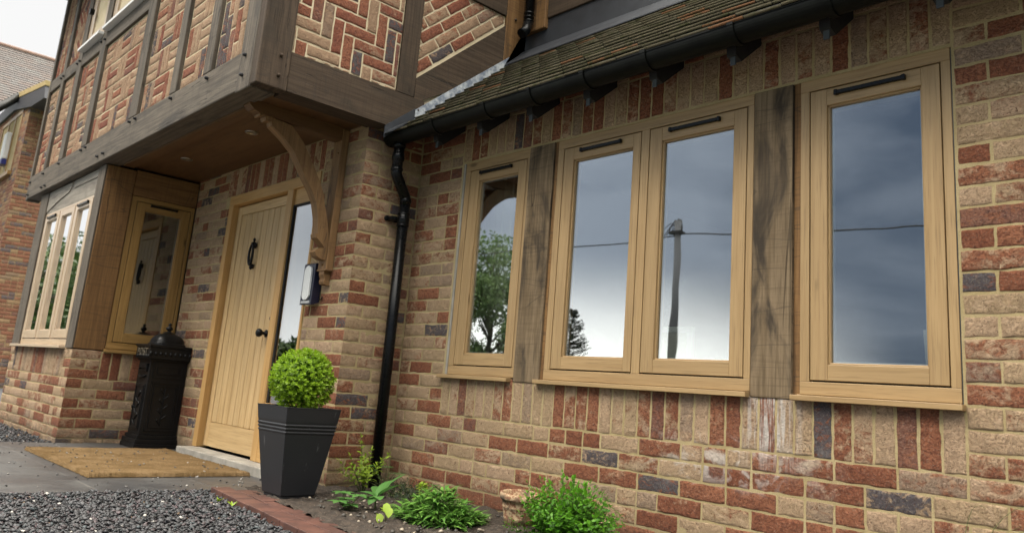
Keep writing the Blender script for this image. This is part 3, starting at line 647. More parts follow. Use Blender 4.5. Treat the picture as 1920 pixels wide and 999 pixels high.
# --- jetty ---------------------------------------------------------
JX, JY, JB = -4.08, -1.25, 2.195
mb = MB(); mb.box((-9.4, JY+.06, 2.222), (JX-.06, -.33, 2.26)); mb.box((-9.4, -.43, 2.19), (-6.95, .6, 2.26)); part(mb, 'soffit', SOFFIT)
mb = MB(); mb.box((-9.36, JY+.0265, 2.25), (JX-.0225, .70, 4.7)); part(mb, 'mortar_bed', MORTARP)
mb = MB(); mb.box((-9.42, JY, JB+.005), (-4.34, JY+.16, 2.442)); part(mb, 'jetty_beam', BEAM, .008)
mb = MB(); mb.prism([(-1.068, JB+.004), (-1.068, 2.436), (-.12, 2.436), (-.12, 2.385), (-.36, 2.20)], 0, JX-.16, JX, long=0); part(mb, 'jetty_beam', BEAMB, .006)
mb = MB(); mb.box((-6.8, -1.1, 2.185), (-4.55, -1.02, 2.223)); part(mb, 'soffit_batten', SOFFIT)
mb = MB(); mb.box((-4.333, JY-.012, JB-.015), (JX-.07, JY+.15, 4.7)); part(mb, 'corner_post', BEAM, .008)
mb = MB(); mb.box((JX-.069, JY-.010, JB-.005), (JX+.010, JY+.179, 4.7)); part(mb, 'corner_post', BEAMB, .008)
for (a, c) in [(-9.45, -9.385), (-8.93, -8.83), (-8.375, -8.225), (-7.62, -7.462), (-6.355, -6.178), (-5.505, -5.388), (-4.925, -4.80)]:
    mb = MB(); mb.box((a, JY-.002, 2.4425 if a > -9.4 else JB-.01), (c, JY+.12, 4.7)); part(mb, 'stud', BEAM, .006)
mb = MB(); mb.box((-9.384, JY+.001, 3.365), (-6.356, JY+.11, 3.50)); part(mb, 'rail', BEAM, .006)
for (y0, y1) in [(-.337, -.203), (.520, .70)]:
    mb = MB(); mb.box((JX-.12, y0, 2.437), (JX+.001, y1, 4.7), axis=2); part(mb, 'stud', POSTB if y0 > 0 else BEAMB, .005)
mb = MB(); mb.prism([(-.202, 2.40), (-.202, 2.572), (.519, 3.225), (.519, 2.86)], 0, JX-.1, JX-.002); part(mb, 'sloping_timber', BEAMB, .004)
mb = MB(); mb.box((JX-.1, -.202, 3.30), (JX-.003, .519, 3.46)); part(mb, 'rail', BEAMB, .004)
PEG = [(-8.797, 2.24), (-8.666, 2.241), (-8.85, 2.39), (-9.366, 2.373), (-9.366, 2.24), (-8.288, 2.402), (-7.556, 2.406), (-7.431, 2.411), (-6.998, 2.255), (-6.843, 2.255), (-6.282, 2.407), (-6.152, 2.407), (-5.437, 2.404), (-4.822, 2.397), (-4.251, 2.394), (-4.255, 2.273), (-8.36, 3.425), (-8.27, 3.43), (-8.93, 3.415), (-8.85, 3.42), (-7.61, 3.44), (-7.49, 3.431)]
for (x, z) in PEG:
    mb = MB(); mb.lathe([(.011, -.004), (.011, .016), (.007, .02), (0, .02)], (x, JY-.002 if x < -4.33 else JY-.012, z), 7, M=R90); part(mb, 'peg', BLACKW)
for (y, z) in [(-1.135, 2.39), (-1.135, 2.27), (-.17, 2.36), (.60, 3.30)]:
    mb = MB(); mb.lathe([(.010, -.004), (.010, .010), (.006, .013), (0, .013)], (JX+(.01 if y < -1.1 else .001), y, z), 7, M=Matrix.Rotation(math.pi/2, 3, 'Y')); part(mb, 'peg', BEAMB)
# brick infill panels, front face
def basket(b, u0, u1, v0, v1, n=3, flip=0):
    """squares of n bricks laid flat beside n bricks on end"""
    S = .225; i = 0; u = u0
    cols = max(1, round((u1-u0)/S)); S2 = (u1-u0)/cols
    for i in range(cols):
        v = v0; j = 0
        while v < v1-.02:
            ve = min(v+.225, v1); 
            if (i+j+flip) % 2:
                k = 0
                while v+k*.075 < ve-.02: b.brick(u0+i*S2, u0+(i+1)*S2, v+k*.075, min(v+(k+1)*.075, ve)); k += 1
            else:
                for k in range(n): b.brick(u0+i*S2+k*S2/n, u0+i*S2+(k+1)*S2/n, v, ve)
            v += .225; j += 1
def running_vert(b, u0, u1, v0, v1):
    n = max(1, round((u1-u0)/.076)); w = (u1-u0)/n
    for i in range(n):
        v = v0-.1125*(i % 2)
        while v < v1-.02: b.brick(u0+i*w, u0+(i+1)*w, max(v, v0), min(v+.225, v1)); v += .225
def herring(b, poly, ang=0., org=(0, 0)):
    us = [p[0] for p in poly]; vs_ = [p[1] for p in poly]; w, l = .075, .225
    cu, cv = (min(us)+max(us))/2, (min(vs_)+max(vs_))/2; R_ = max(max(us)-min(us), max(vs_)-min(vs_))*.5+.6; K = int(R_/w)+6
    poly = shrink(poly, .010)
    for i in range(-K, K):
        for j in range(-K//2, K//2+1):
            x, y = i*w+j*2*w*2 - i*0, i*w*1
            # standard herringbone lattice: period vectors (w,w) and (2l/..)
            ox, oy = i*w + j*(2*l), -i*w
            for (a0, a1, c0, c1) in [(ox, ox+l, oy, oy+w), (ox+l, ox+l+w, oy, oy+l)]:
                b_clip(b, a0, a1, c0, c1, (cu+org[0], cv+org[1], ang), poly)
def shrink(poly, d):
    cx = sum(p[0] for p in poly)/len(poly); cy = sum(p[1] for p in poly)/len(poly); out = []
    for p in poly:
        l = math.dist(p, (cx, cy)); out.append((p[0]+(cx-p[0])/l*d*1.4, p[1]+(cy-p[1])/l*d*1.4))
    return out
def b_clip(b, a0, a1, c0, c1, T, poly):
    cx, cy, an = T; c_, s_ = math.cos(an), math.sin(an)
    P4 = [(cx+c_*x-s_*y, cy+s_*x+c_*y) for x, y in ((a0, c0), (a1, c0), (a1, c1), (a0, c1), ((a0+a1)/2, (c0+c1)/2))]
    if max(p[0] for p in P4) < min(q[0] for q in poly) or min(p[0] for p in P4) > max(q[0] for q in poly) or max(p[1] for p in P4) < min(q[1] for q in poly) or min(p[1] for p in P4) > max(q[1] for q in poly): return
    b.brick(a0, a1, c0, c1, T=T, clip=poly)
FB = (0, JY+.022, 0)
def panel(seed, fn, pale=.55, O=FB, U=(1, 0, 0), Nn=(0, -1, 0), step=.03, dark=.07):
    b = Bricks(O, U, Nn, step, seed, pale, dark, .007); fn(b); b.build('brick_panel', BRICKP, house)
G_ = .012
panel(31, lambda b: basket(b, -9.385+G_, -8.93-G_, 2.442+G_, 3.36-G_))
panel(32, lambda b: basket(b, -8.83+G_, -8.375-G_, 2.442+G_, 3.36-G_))
panel(33, lambda b: basket(b, -8.225+G_, -7.62-G_, 2.442+G_, 3.36-G_, flip=1))
panel(34, lambda b: basket(b, -7.462+G_, -6.355-G_, 2.442+G_, 3.36-G_))
panel(35, lambda b: basket(b, -6.178+G_, -5.505-G_, 2.442+G_, 4.62))
panel(36, lambda b: basket(b, -5.388+G_, -4.925-G_, 2.442+G_, 4.62, flip=1))
panel(37, lambda b: running_vert(b, -4.80+G_, -4.333-G_, 2.442+G_, 4.62), .6, step=.025, dark=.15)
panel(38, lambda b: running_vert(b, -9.385+G_, -8.93-G_, 3.50+G_, 4.6))
panel(39, lambda b: herring(b, [(-8.83, 3.50), (-8.375, 3.50), (-8.375, 4.6), (-8.83, 4.6)], math.pi/4), .35)
RO, RU, RN = (JX-.018, 0, 0), (0, 1, 0), (1, 0, 0)
panel(40, lambda b: herring(b, [(-1.068, 2.437), (-.338, 2.437), (-.338, 4.62), (-1.068, 4.62)], 0, (.03, -.02)), .22, RO, RU, RN, .02, .10)
def rows(b):
    an = math.atan2(3.225-2.572, .519+.202); poly = shrink([(-.202, 2.572), (.519, 3.225), (.519, 3.30), (-.202, 3.30)], .0)
    poly = [(-.192, 2.592), (.509, 3.232), (.509, 3.295), (.06, 3.295), (-.192, 3.295)]
    for j in range(0, 12):
        for i in range(-4, 8): b_clip(b, i*.225-(j % 2)*.11-.03, (i+1)*.225-(j % 2)*.11-.03, j*.075+.016, (j+1)*.075+.016, (-.202, 2.572, an), poly)
panel(42, lambda b: b.courses(-.192, .509, 3.47, 4.62, start=3.47), .35, RO, RU, RN, .03, .08)
panel(41, rows, .30, RO, RU, RN, .02, .12)
# upstairs windows in the jetty front
TJ = lambda u, n, z: (u, JY-n, z)
for (a, c, lb) in [(-8.223, -7.622, 'narrow upper window beside herringbone brick'), (-7.460, -6.357, 'wide upper window over the bay')]:
    ss = [(a+.04, c-.04)] if c-a < .8 else [(a+.04, (a+c)/2-.01), ((a+c)/2+.01, c-.04)]
    window(TJ, a+.004, c-.004, 3.545, 4.6, ss, [(p+.08, q-.07) for p, q in ss], (a-.03, c+.03, 3.508, 3.535, .05), BAYF, GLASSH, [], -.01, sashz=(3.58, 4.57), glz=(3.66, 4.5), sillmat=WHITE, label=lb)
mb = MB(); mb.box((-8.10, JY-.05, 3.85), (-8.06, JY-.01, 3.90)); part(mb, 'window_stay', BLACK, .003)
# jetty eaves
mb = MB(); mb.prism([(-1.75, 4.62), (-1.75, 4.74), (.7, 6.3), (.7, 4.62)], 0, -9.85, -3.8); part(mb, 'upper_roof', BLACKW)
# downlights
for (x, y) in [(-6.232, -.81), (-5.086, -.808)]:
    mb = MB(); mb.lathe([(.0, .0), (.028, .0), (.030, -.003), (.043, -.004), (.045, 0), (.045, .004)], (x, y, 2.2195), 24); part(mb, 'downlight', mat_plain('brushed_steel', (.35, .33, .28), .35, metal=1))

# --- bracket -------------------------------------------------------
BX0, BX1 = -4.530, -4.430
mb = MB(); mb.box((BX0, -.482, 1.295), (BX1, -.432, 2.21))
mb.box((BX0-.004, -.486, 1.285), (BX1+.004, -.431, 1.297))
mb.prism([(-.480, 1.285), (-.480, 1.262), (-.470, 1.24), (-.470, 1.228), (-.474, 1.222), (-.468, 1.205), (-.450, 1.198), (-.433, 1.198), (-.433, 1.285)], 0, BX0+.020, BX1-.020)
mb.lathe([(.010, 0), (.010, .006), (0, .009)], (-4.48, -.482, 1.325), 10, M=R90); mb.lathe([(.010, 0), (.010, .006), (0, .009)], (-4.46, -.482, 2.05), 10, M=R90)
br_ = part(mb, 'wall_bracket', BRACK, .004, label='curved oak bracket beside the door')
mb = MB()
low = [(-1.085, 2.16), (-1.05, 2.165), (-1.045, 2.135), (-1.01, 2.145), (-1.0, 2.12), (-.965, 2.125), (-.958, 2.10), (-.87, 2.045), (-.796, 1.984), (-.731, 1.893), (-.688, 1.831), (-.637, 1.766), (-.598, 1.70), (-.572, 1.608), (-.560, 1.507), (-.572, 1.503), (-.566, 1.480), (-.545, 1.468), (-.520, 1.448), (-.500, 1.425), (-.520, 1.424), (-.548, 1.414), (-.562, 1.392), (-.548, 1.368), (-.510, 1.352), (-.4825, 1.352)]
upc = [(-.4825, 1.52), (-.498, 1.58), (-.519, 1.645), (-.561, 1.775), (-.597, 1.843), (-.637, 1.906), (-.737, 2.051), (-.828, 2.135)]
mb.prism(low+upc, 0, BX0+.014, BX1-.016, long=1)
mb.build('curved_brace', BRACK, br_, .004)
mb = MB(); mb.prism([(-1.12, 2.2215), (-1.12, 2.19), (-1.09, 2.165), (-1.05, 2.15), (-.434, 2.135), (-.434, 2.2215)], 0, BX0+.006, BX1-.006); mb.build('top_arm', SOFFIT, br_, .005)

# --- lean-to roof --------------------------------------------------
SL = .84; th = math.atan(SL); ct, st_ = math.cos(th), math.sin(th)
s = N('mossy_tile'); v = s.obj(); a = s.attr('bcol'); sp = s.n('ShaderNodeSeparateColor', {0: a}); n1 = s.noise(v, 5, 5, .65, .8); n2 = s.noise(v, 45, 5, .75); n3 = s.noise(v, 120, 3, .7)
tile = s.mix(sp.outputs[0], (.012, .008, .006), (.026, .018, .012)); moss = s.mix(n2, (.006, .008, .0015), (.032, .038, .004))
f = s.ramp(s.math('ADD', s.math('MULTIPLY', n1, .6), s.math('MULTIPLY', n2, .4)), .40, .52)
TILE = s.fin(s.mix(f, tile, moss), .92, s.bump(s.math('ADD', n2, s.math('MULTIPLY', f, .6)), .9, .012))
s = N('lit_worn_tile_edge'); v = s.obj(); a = s.attr('bcol'); sp = s.n('ShaderNodeSeparateColor', {0: a}); n1 = s.noise(v, 9, 4, .7); n2 = s.noise(v, 70, 4, .7)
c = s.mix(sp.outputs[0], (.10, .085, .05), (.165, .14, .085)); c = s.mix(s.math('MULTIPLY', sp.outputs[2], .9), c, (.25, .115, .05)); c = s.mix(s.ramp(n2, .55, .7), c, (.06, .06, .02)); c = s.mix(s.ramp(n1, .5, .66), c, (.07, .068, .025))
TILEE = s.fin(c, .9, s.bump(n2, .6, .004))  # tail edges: lichen-worn clay, with the sky light on them painted in as paler colour
Vt = []; Ft = []; Ct = []; Mi = []; tr = random.Random(4)
gauge = .098; nrow = 15; W_ = .165
for r in range(nrow):
    s0 = r*gauge; x = -4.085-(r % 2)*.0825; jr = tr.uniform(-.002, .002)
    while x < 1.7:
        xa, xb = max(x+.0012, -4.078), x+W_-.0012; x += W_
        if xb-xa < .02: continue
        lift = tr.uniform(-.0015, .002); sj = s0+jr+tr.uniform(-.0025, .0025); tk = .012
        def PT(sx_, n_, xx): return (xx, -.325+sx_*ct-n_*st_, 2.155+sx_*st_+n_*ct)
        base = .030+lift; top = .030-.010
        la, lb = tr.uniform(-.0015, .0015), tr.uniform(-.0015, .0015)
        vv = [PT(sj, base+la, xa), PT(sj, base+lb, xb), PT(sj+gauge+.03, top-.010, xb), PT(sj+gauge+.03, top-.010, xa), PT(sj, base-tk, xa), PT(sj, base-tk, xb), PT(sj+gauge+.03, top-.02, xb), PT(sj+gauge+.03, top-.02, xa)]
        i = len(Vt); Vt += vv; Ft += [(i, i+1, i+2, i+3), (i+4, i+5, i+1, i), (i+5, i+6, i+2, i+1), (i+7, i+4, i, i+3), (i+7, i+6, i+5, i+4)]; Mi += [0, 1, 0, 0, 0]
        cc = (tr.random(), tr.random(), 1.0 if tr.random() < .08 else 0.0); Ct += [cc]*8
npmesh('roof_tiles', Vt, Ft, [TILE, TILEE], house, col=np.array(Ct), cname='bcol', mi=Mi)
mb = MB(); zr = lambda y: 2.19+SL*(y+.30)
mb.prism([(-.26, zr(-.26)-.045), (-.26, zr(-.26)-.012), (1.05, zr(1.05)-.012), (1.05, zr(1.05)-.045)], 0, -4.075, 1.65); part(mb, 'roof_deck', BLACKW)
mb = MB()
mb.box((-4.07, .0, 2.40), (1.6, .12, 2.44)); part(mb, 'wall_plate', BLACKW)
for k in range(-8, 6):
    x = -.93+.41*k
    if x < -4.0 or x > 1.5: continue
    mb = MB(); mb.prism([(.03, 2.40), (.03, 2.235), (-.155, 2.080), (-.20, 2.095), (-.215, 2.20)], 0, x-.022, x+.022); part(mb, 'rafter_foot', BLACKW, .002)
# gutter
GY, GZ, GR = -.272, 2.163, .060
mb = MB(); prof = [(GY+GR*math.cos(a), GZ+GR*math.sin(a)) for a in np.linspace(math.pi, 2*math.pi, 17)]; inn = [(GY+(GR-.004)*math.cos(a), GZ+(GR-.004)*math.sin(a)) for a in np.linspace(2*math.pi, math.pi, 17)]
mb.prism(prof+inn, 0, -4.17, 1.6, sm=True)
mb.prism([(GY-.004-GR, GZ+.0), (GY-.004-GR, GZ+.008), (GY-GR+.008, GZ+.008), (GY-GR+.008, GZ)], 0, -4.17, 1.6)
mb.prism([(GY+(GR+.003)*math.cos(a), GZ+(GR+.003)*math.sin(a)) for a in np.linspace(math.pi, 2*math.pi, 17)], 0, -4.185, -4.165)
gut = part(mb, 'gutter', GUTTER)
for x in [-3.686, -3.219, -2.86, -2.491, -2.12, -1.674, -1.27, -.86, -.45, -.04, .37, .78, 1.19]:
    mb = MB(); o1 = [(GY+(GR+.007)*math.cos(a), GZ+(GR+.007)*math.sin(a)) for a in np.linspace(math.pi, 2*math.pi, 15)]; i1 = [(GY+(GR+.0005)*math.cos(a), GZ+(GR+.0005)*math.sin(a)) for a in np.linspace(2*math.pi, math.pi, 15)]
    mb.prism(o1+i1, 0, x-.013, x+.013, sm=True); mb.box((x-.014, GY-GR-.009, GZ-.004), (x+.014, GY-GR+.004, GZ+.014)); mb.build('gutter_bracket', GUTTER, gut)
for x in [-.93-.41*k for k in range(0, 8)]:
    mb = MB(); mb.box((x-.012, -.192, 2.055), (x+.014, -.184, 2.10)); mb.box((x-.008, -.19, 2.09), (x+.010, -.15, 2.11)); mb.build('gutter_clip', CLIP, gut, .003)
# downpipe
mb = MB(); PX, PY, PR = -4.13, -.15, .034
TX, TY = -4.088, -.268
mb.tube([(TX, TY, 2.13), (TX, TY, 1.925)], PR, 20); mb.tube([(TX, TY, 1.96), (TX, TY, 1.915), (TX-.005, TY+.015, 1.895), (PX+.005, PY-.015, 1.80), (PX, PY, 1.78), (PX, PY, 1.74)], PR+.001, 20)
mb.tube([(PX, PY, 1.77), (PX, PY, -.02)], PR, 24)
for (x, y, z, h) in [(TX, TY, 2.08, .035), (TX, TY, 1.995, .055), (TX, TY, 1.93, .02), (PX, PY, 1.755, .03)]: mb.lathe([(PR, 0), (PR+.005, .003), (PR+.005, h-.003), (PR, h)], (x, y, z), 24)
for z in (1.60, 1.64, 1.675): mb.lathe([(PR, 0), (PR+.006, .003), (PR+.006, .012), (PR, .015)], (PX, PY, z), 24)
mb.lathe([(PR, 0), (PR+.004, .003), (PR+.004, .085), (PR, .088)], (PX, PY, 1.60), 24)
dp = part(mb, 'downpipe', BLACK)
mb = MB(); mb.box((PX-.085, PY-.060, 1.635), (PX-.072, PY+.060, 1.665)); mb.box((PX-.080, PY-.060, 1.640), (PX-.010, PY-.040, 1.660)); mb.lathe([(.018, 0), (.018, .014), (0, .016)], (PX-.08, PY-.075, 1.65), 14, M=Matrix.Rotation(math.pi/2, 3, 'Y')); mb.box((PX-.075, PY-.075, 1.638), (PX-.02, PY-.02, 1.662)); mb.build('pipe_clip', BLACK, dp, .003)
# lead flashing up the jetty wall
def slope_strip(name, y0, y1, h0, h1, x0, x1, mat, wav=.006, n=40):
    mb = MB(); top = []; bot = []
    for i in range(n+1):
        y = y0+(y1-y0)*i/n; w_ = wav*noise.noise((y*7, 1.3, 0)); top.append((y, zr(y)+h1+w_*.3)); bot.append((y, zr(y)+h0+w_))
    mb.prism(bot+top[::-1], 0, x0, x1); return part(mb, name, mat)
slope_strip('lead_flashing', -.40, -.19, .005, .085, JX+.002, JX+.010, LEAD)
slope_strip('lead_flashing', -.19, .70, .005, .075, JX+.003, JX+.013, LEADM)
mb = MB(); mb.prism([(-.40, zr(-.40)+.03), (-.395, zr(-.395)+.04), (-.30, zr(-.30)+.035), (-.30, zr(-.30)+.028)], 0, JX, JX+.10); part(mb, 'lead_flashing', LEAD)
# upper wall above the lean-to
UY = .72
mb = MB(); mb.box((-4.07, UY+.05, 2.2), (1.6, UY+.2, 5.0)); part(mb, 'upper_wall', MORTARP)
mb = MB(); mb.prism([(UY-.015, 3.285), (UY-.005, 3.285), (UY-.002, 3.10), (UY-.20, zr(UY-.20)+.036), (UY-.20, zr(UY-.2)+.028), (UY-.015, 3.07)], 0, -4.065, 1.6); part(mb, 'lead_apron', LEAD)
mb = MB(); mb.box((-4.075, UY-.05, 3.20), (-3.84, UY+.1, 5.0)); part(mb, 'stud', POSTB, .006)
mb = MB(); mb.box((-3.838, UY-.03, 3.275), (1.6, UY+.1, 3.47)); part(mb, 'upper_beam', BEAMB, .006)
for x in (-2.9, -1.9, -.9, .1): mb = MB(); mb.box((x, UY-.03, 3.472), (x+.13, UY+.1, 5.0)); part(mb, 'stud', BEAMB, .006)
b = Bricks((0, UY-.02, 0), (1, 0, 0), (0, -1, 0), .04, 55, .4, .06, .01); b.courses(-3.83, 1.6, 3.48, 4.9, start=3.48); b.build('brick_panel', BRICKP, house)
mb = MB(); mb.tube([(-3.955, UY-.10, 5.0), (-3.955, UY-.10, 3.235)], .034, 20); mb.tube([(-3.955, UY-.10, 3.25), (-3.955, UY-.12, 3.18), (-3.955, UY-.16, 3.14)], .036, 20)
for z in (3.25, 3.28, 3.31): mb.lathe([(.034, 0), (.039, .003), (.039, .010), (.034, .013)], (-3.955, UY-.10, z), 20)
mb.box((-4.04, UY-.075, 3.245), (-3.97, UY-.045, 3.265)); part(mb, 'downpipe', BLACK)

# ================================================================= wall lamp
lamp = empty('wall_light', (-4.62, -.43, 1.2), 'navy box-shaped wall light with a tall white lens, beside the door under the bracket', 'wall light')
mb = MB(); mb.prism([(-.490, 1.075), (-.488, 1.335), (-.478, 1.342), (-.434, 1.325), (-.434, 1.095), (-.47, 1.078)], 0, -4.690, -4.548)
mb.build('housing', NAVY, lamp, .004)
mb = MB(); lens = [(-4.662, 1.14)]+[(-4.619+.043*math.cos(a), 1.285+.040*math.sin(a)) for a in np.linspace(math.pi, 0, 10)]+[(-4.576, 1.14)]+[(-4.619+.043*math.cos(a), 1.14+.035*math.sin(a)) for a in np.linspace(0, -math.pi, 10)][1:-1]
mb.prism(lens, 1, -.500, -.486); s = N('frosted_lens'); LENS = s.fin((.60, .62, .61), .18, s.bump(s.noise(s.obj(), 40, 3), .4, .01)); mb.build('lens', LENS, lamp, .006)
mb = MB(); mb.box((-4.674, -.496, 1.082), (-4.564, -.488, 1.100)); mb.build('sensor_strip', mat_plain('smoked', (.35, .36, .36), .2), lamp, .003)
mb = MB(); mb.tube([(-4.55, -.437, 1.115), (-4.515, -.439, 1.112), (-4.505, -.439, 1.13)], .004, 8); mb.build('cable', BLACK, lamp)

# ================================================================= post box
pb = empty('post_box', (-6.66, -.58, 0), 'black ornate cast pillar post box with domed lid standing beside the front door', 'post box')
X0, X1, Y0, Y1 = -6.755, -6.507, -.725, -.437
def ringbox(mb, e, z0, z1, mi=0): mb.box((X0-e, Y0-e, z0), (X1+e, Y1+min(e, .004), z1), mi)
mb = MB(); ringbox(mb, .034, .002, .035); ringbox(mb, .028, .035, .07); ringbox(mb, .012, .07, .10); ringbox(mb, 0, .10, .66)
ringbox(mb, .012, .66, .675); ringbox(mb, .030, .675, .765); ringbox(mb, .038, .765, .785)
for k in range(9):                                                # egg-and-dart swags on the cornice
    y = Y0-.02+k*.038; mb.lathe([(0, -.018), (.011, -.012), (.014, 0), (.009, .012), (0, .014)], (X1+.031, y, .718), 8)
for k in range(7): mb.lathe([(0, -.016), (.010, -.01), (.012, 0), (.008, .01), (0, .012)], (X0+.02+k*.042, Y0-.031, .695), 8)
body = mb.build('body', IRON, pb, .004)
mb = MB()                                                          # relief on the +x side
def frame_x(x, y0, y1, z0, z1, t, d):
    for (a, b_, c_, e_) in [(y0, y1, z0, z0+t), (y0, y1, z1-t, z1), (y0, y0+t, z0, z1), (y1-t, y1, z0, z1)]: mb.box((x, a, c_), (x+d, b_, e_))
frame_x(X1, Y0+.03, Y1-.03, .13, .50, .010, .006); frame_x(X1, Y0+.055, Y1-.055, .155, .475, .006, .008); frame_x(X1, Y0+.03, Y1-.03, .53, .65, .008, .006); frame_x(X1, Y0+.06, Y1-.06, .56, .62, .006, .006)
yc = (Y0+Y1)/2
for k in range(7):
    z = .20+k*.038; sg = 1 if k % 2 else -1; mb.tube([(X1+.002, yc, z-.02), (X1+.007, yc+sg*.018, z), (X1+.006, yc+sg*.034, z+.012), (X1+.004, yc+sg*.026, z+.024)], .0045, 6)
mb.tube([(X1+.003, yc, .17), (X1+.006, yc, .46)], .004, 6)
mb.build('side_relief', IRON, body, .0015)
mb = MB()                                                          # door on the -y face
def frame_y(y, x0, x1, z0, z1, t, d):
    for (a, b_, c_, e_) in [(x0, x1, z0, z0+t), (x0, x1, z1-t, z1), (x0, x0+t, z0, z1), (x1-t, x1, z0, z1)]: mb.box((a, y-d, c_), (b_, y, e_))
mb.box((X0+.03, Y0-.006, .13), (X1-.03, Y0+.002, .48)); frame_y(Y0-.006, X0+.04, X1-.04, .145, .465, .008, .006)
xc = (X0+X1)/2
for k in range(6):
    z = .19+k*.042; sg = 1 if k % 2 else -1; mb.tube([(xc, Y0-.007, z-.02), (xc+sg*.02, Y0-.012, z), (xc+sg*.04, Y0-.010, z+.014), (xc+sg*.03, Y0-.008, z+.028)], .005, 6)
mb.lathe([(.013, 0), (.013, .012), (0, .014)], (X0+.045, Y0-.006, .30), 10, M=R90)
mb.build('collection_door', IRON, body, .0015)
mb = MB(); frame_y(Y0, X0+.035, X1-.035, .575, .635, .012, .012); mb.box((X0+.045, Y0-.016, .60), (X1-.045, Y0-.004, .628)); mb.tube([(X0+.05, Y0-.004, .545), (xc, Y0-.018, .525), (X1-.05, Y0-.004, .545)], .008, 8); mb.build('letter_slot', IRON, body, .002)
tc = bpy.data.curves.new('lettering', 'FONT'); tc.body = 'POST'; tc.size = .085; tc.extrude = .003; tc.align_x = 'CENTER'; tc.align_y = 'CENTER'; tc.space_character = 1.25
to = bpy.data.objects.new('lettering', tc); COL.objects.link(to)
bpy.context.view_layer.update()
me = bpy.data.meshes.new_from_object(to.evaluated_get(bpy.context.evaluated_depsgraph_get())); bpy.data.objects.remove(to)
lo = bpy.data.objects.new('lettering', me); me.materials.clear(); me.materials.append(mat_plain('worn_letter', (.10, .085, .06), .5)); COL.objects.link(lo); lo.parent = body
lo.matrix_local = Matrix.Translation((xc, Y0-.033, .722)) @ Matrix.Rotation(math.pi/2, 4, 'X')
mb = MB(); n = 10; prof = [(.128, .785), (.126, .798), (.118, .803)] + [(.116*math.cos(t)**.9, .803+.082*math.sin(t)) for t in np.linspace(.08, 1.25, 8)]
base = len(mb.v)
for r, z in prof:                                                 # square-plan dome
    for j in range(32):
        a = 2*math.pi*j/32; q = (abs(math.cos(a))**4+abs(math.sin(a))**4)**-.25; mb.v.append(((X0+X1)/2+r*q*math.cos(a), (Y0+Y1)/2+r*q*math.sin(a), z))
for k in range(len(prof)-1):
    for j in range(32):
        q = (j+1) % 32; mb.f.append((base+k*32+j, base+k*32+q, base+(k+1)*32+q, base+(k+1)*32+j)); mb.mi.append(0); mb.sm.append(k > 1); mb.uv.append([(0, 0)]*4)
mb.lathe([(.05, .885), (.035, .893), (.016, .896), (.012, .905), (.024, .913), (.028, .924), (.020, .934), (.011, .938), (.009, .946), (.014, .952), (.012, .962), (0, .968)], ((X0+X1)/2, (Y0+Y1)/2, 0), 16)
mb.build('domed_lid', IRON, pb)

# ================================================================= door mat
s = N('coir'); v = s.obj(); n1 = s.noise(v, 7, 4); n2 = s.noise(v, 220, 3, .8); c = s.mix(s.ramp(n1, .3, .7), (.135, .085, .038), (.225, .15, .078)); c = s.mix(s.ramp(n2, .4, .7), c, (.10, .065, .028)); c = s.mix(s.ramp(s.noise(v, 18, 3), .62, .75), c, (.10, .07, .035))
COIR = s.fin(c, 1., s.bump(n2, 1., .006), Specular_IOR_Level=.05)
nx, ny = 190, 130; xs = np.linspace(-6.27, -4.84, nx); ys = np.linspace(-1.525, -.585, ny); Vv = []
for j, y in enumerate(ys):
    for i, x in enumerate(xs):
        edge = min(i, nx-1-i, j, ny-1-j); jx = rnd.uniform(-.004, .004) if edge < 2 else 0
        z = .003 if edge == 0 else .024+rnd.uniform(-.003, .004)+.004*noise.noise((x*6, y*6, 0))
        Vv.append((x+jx, y+(rnd.uniform(-.004, .004) if edge < 2 else 0), z))
id_ = np.arange(nx*ny).reshape(ny, nx); F = np.stack([id_[:-1, :-1], id_[:-1, 1:], id_[1:, 1:], id_[1:, :-1]], -1).reshape(-1, 4)
dm = npmesh('door_mat', Vv, F, COIR, smooth=True); tag(dm, 'large rectangular brown coir doormat strewn with gravel chips', 'doormat')

# ================================================================= planter and box ball
pl = empty('planter', (-3.976, -.784, .0), 'tall black square tapered planter with ribbed bands, beside the brick pillar', 'planter')
pl.rotation_euler.z = .0237
s = N('charcoal_planter'); v = s.obj(); n1 = s.noise(v, 6, 4); c = s.mix(n1, (.011, .012, .0145), (.019, .020, .023)); c = s.mix(s.math('MULTIPLY', s.ramp(s.noise(s.map(v, (40, 40, 9)), 1, 3), .66, .74), .35), c, (.16, .16, .16)); PLM = s.fin(c, .46, s.bump(s.noise(v, 180, 3), .25, .002), Specular_IOR_Level=.35)
H = .459; prof = [(.0, .0), (.092, .0), (.092, .014), (.099, .016)]
def hw(z): return .099+(.1622-.099)*z/H
prof += [(hw(z), z) for z in (.1, .2, .31)]
for k in range(3):
    z0 = .325+k*.018; prof += [(hw(z0), z0), (hw(z0)+.0035, z0+.003), (hw(z0)+.0035, z0+.009), (hw(z0), z0+.012)]
prof += [(hw(.385), .385), (hw(.40), .40), (.1600, .452), (.1622, .459), (.150, .459), (.140, .40)]
mb = MB(); base = 0
for w_, z in prof:
    for (a, b_) in ((-1, -1), (1, -1), (1, 1), (-1, 1)): mb.v.append((a*w_, b_*w_, z+.012))
for k in range(len(prof)-1):
    for j in range(4):
        q = (j+1) % 4; mb.f.append((k*4+j, k*4+q, (k+1)*4+q, (k+1)*4+j)); mb.mi.append(0); mb.sm.append(False); mb.uv.append([(0, 0)]*4)
o = mb.build('pot', PLM); o.parent = pl; o.location = (0, 0, 0); bv = o.modifiers.new('b', 'BEVEL'); bv.width = .003; bv.segments = 2; bv.limit_method = 'ANGLE'
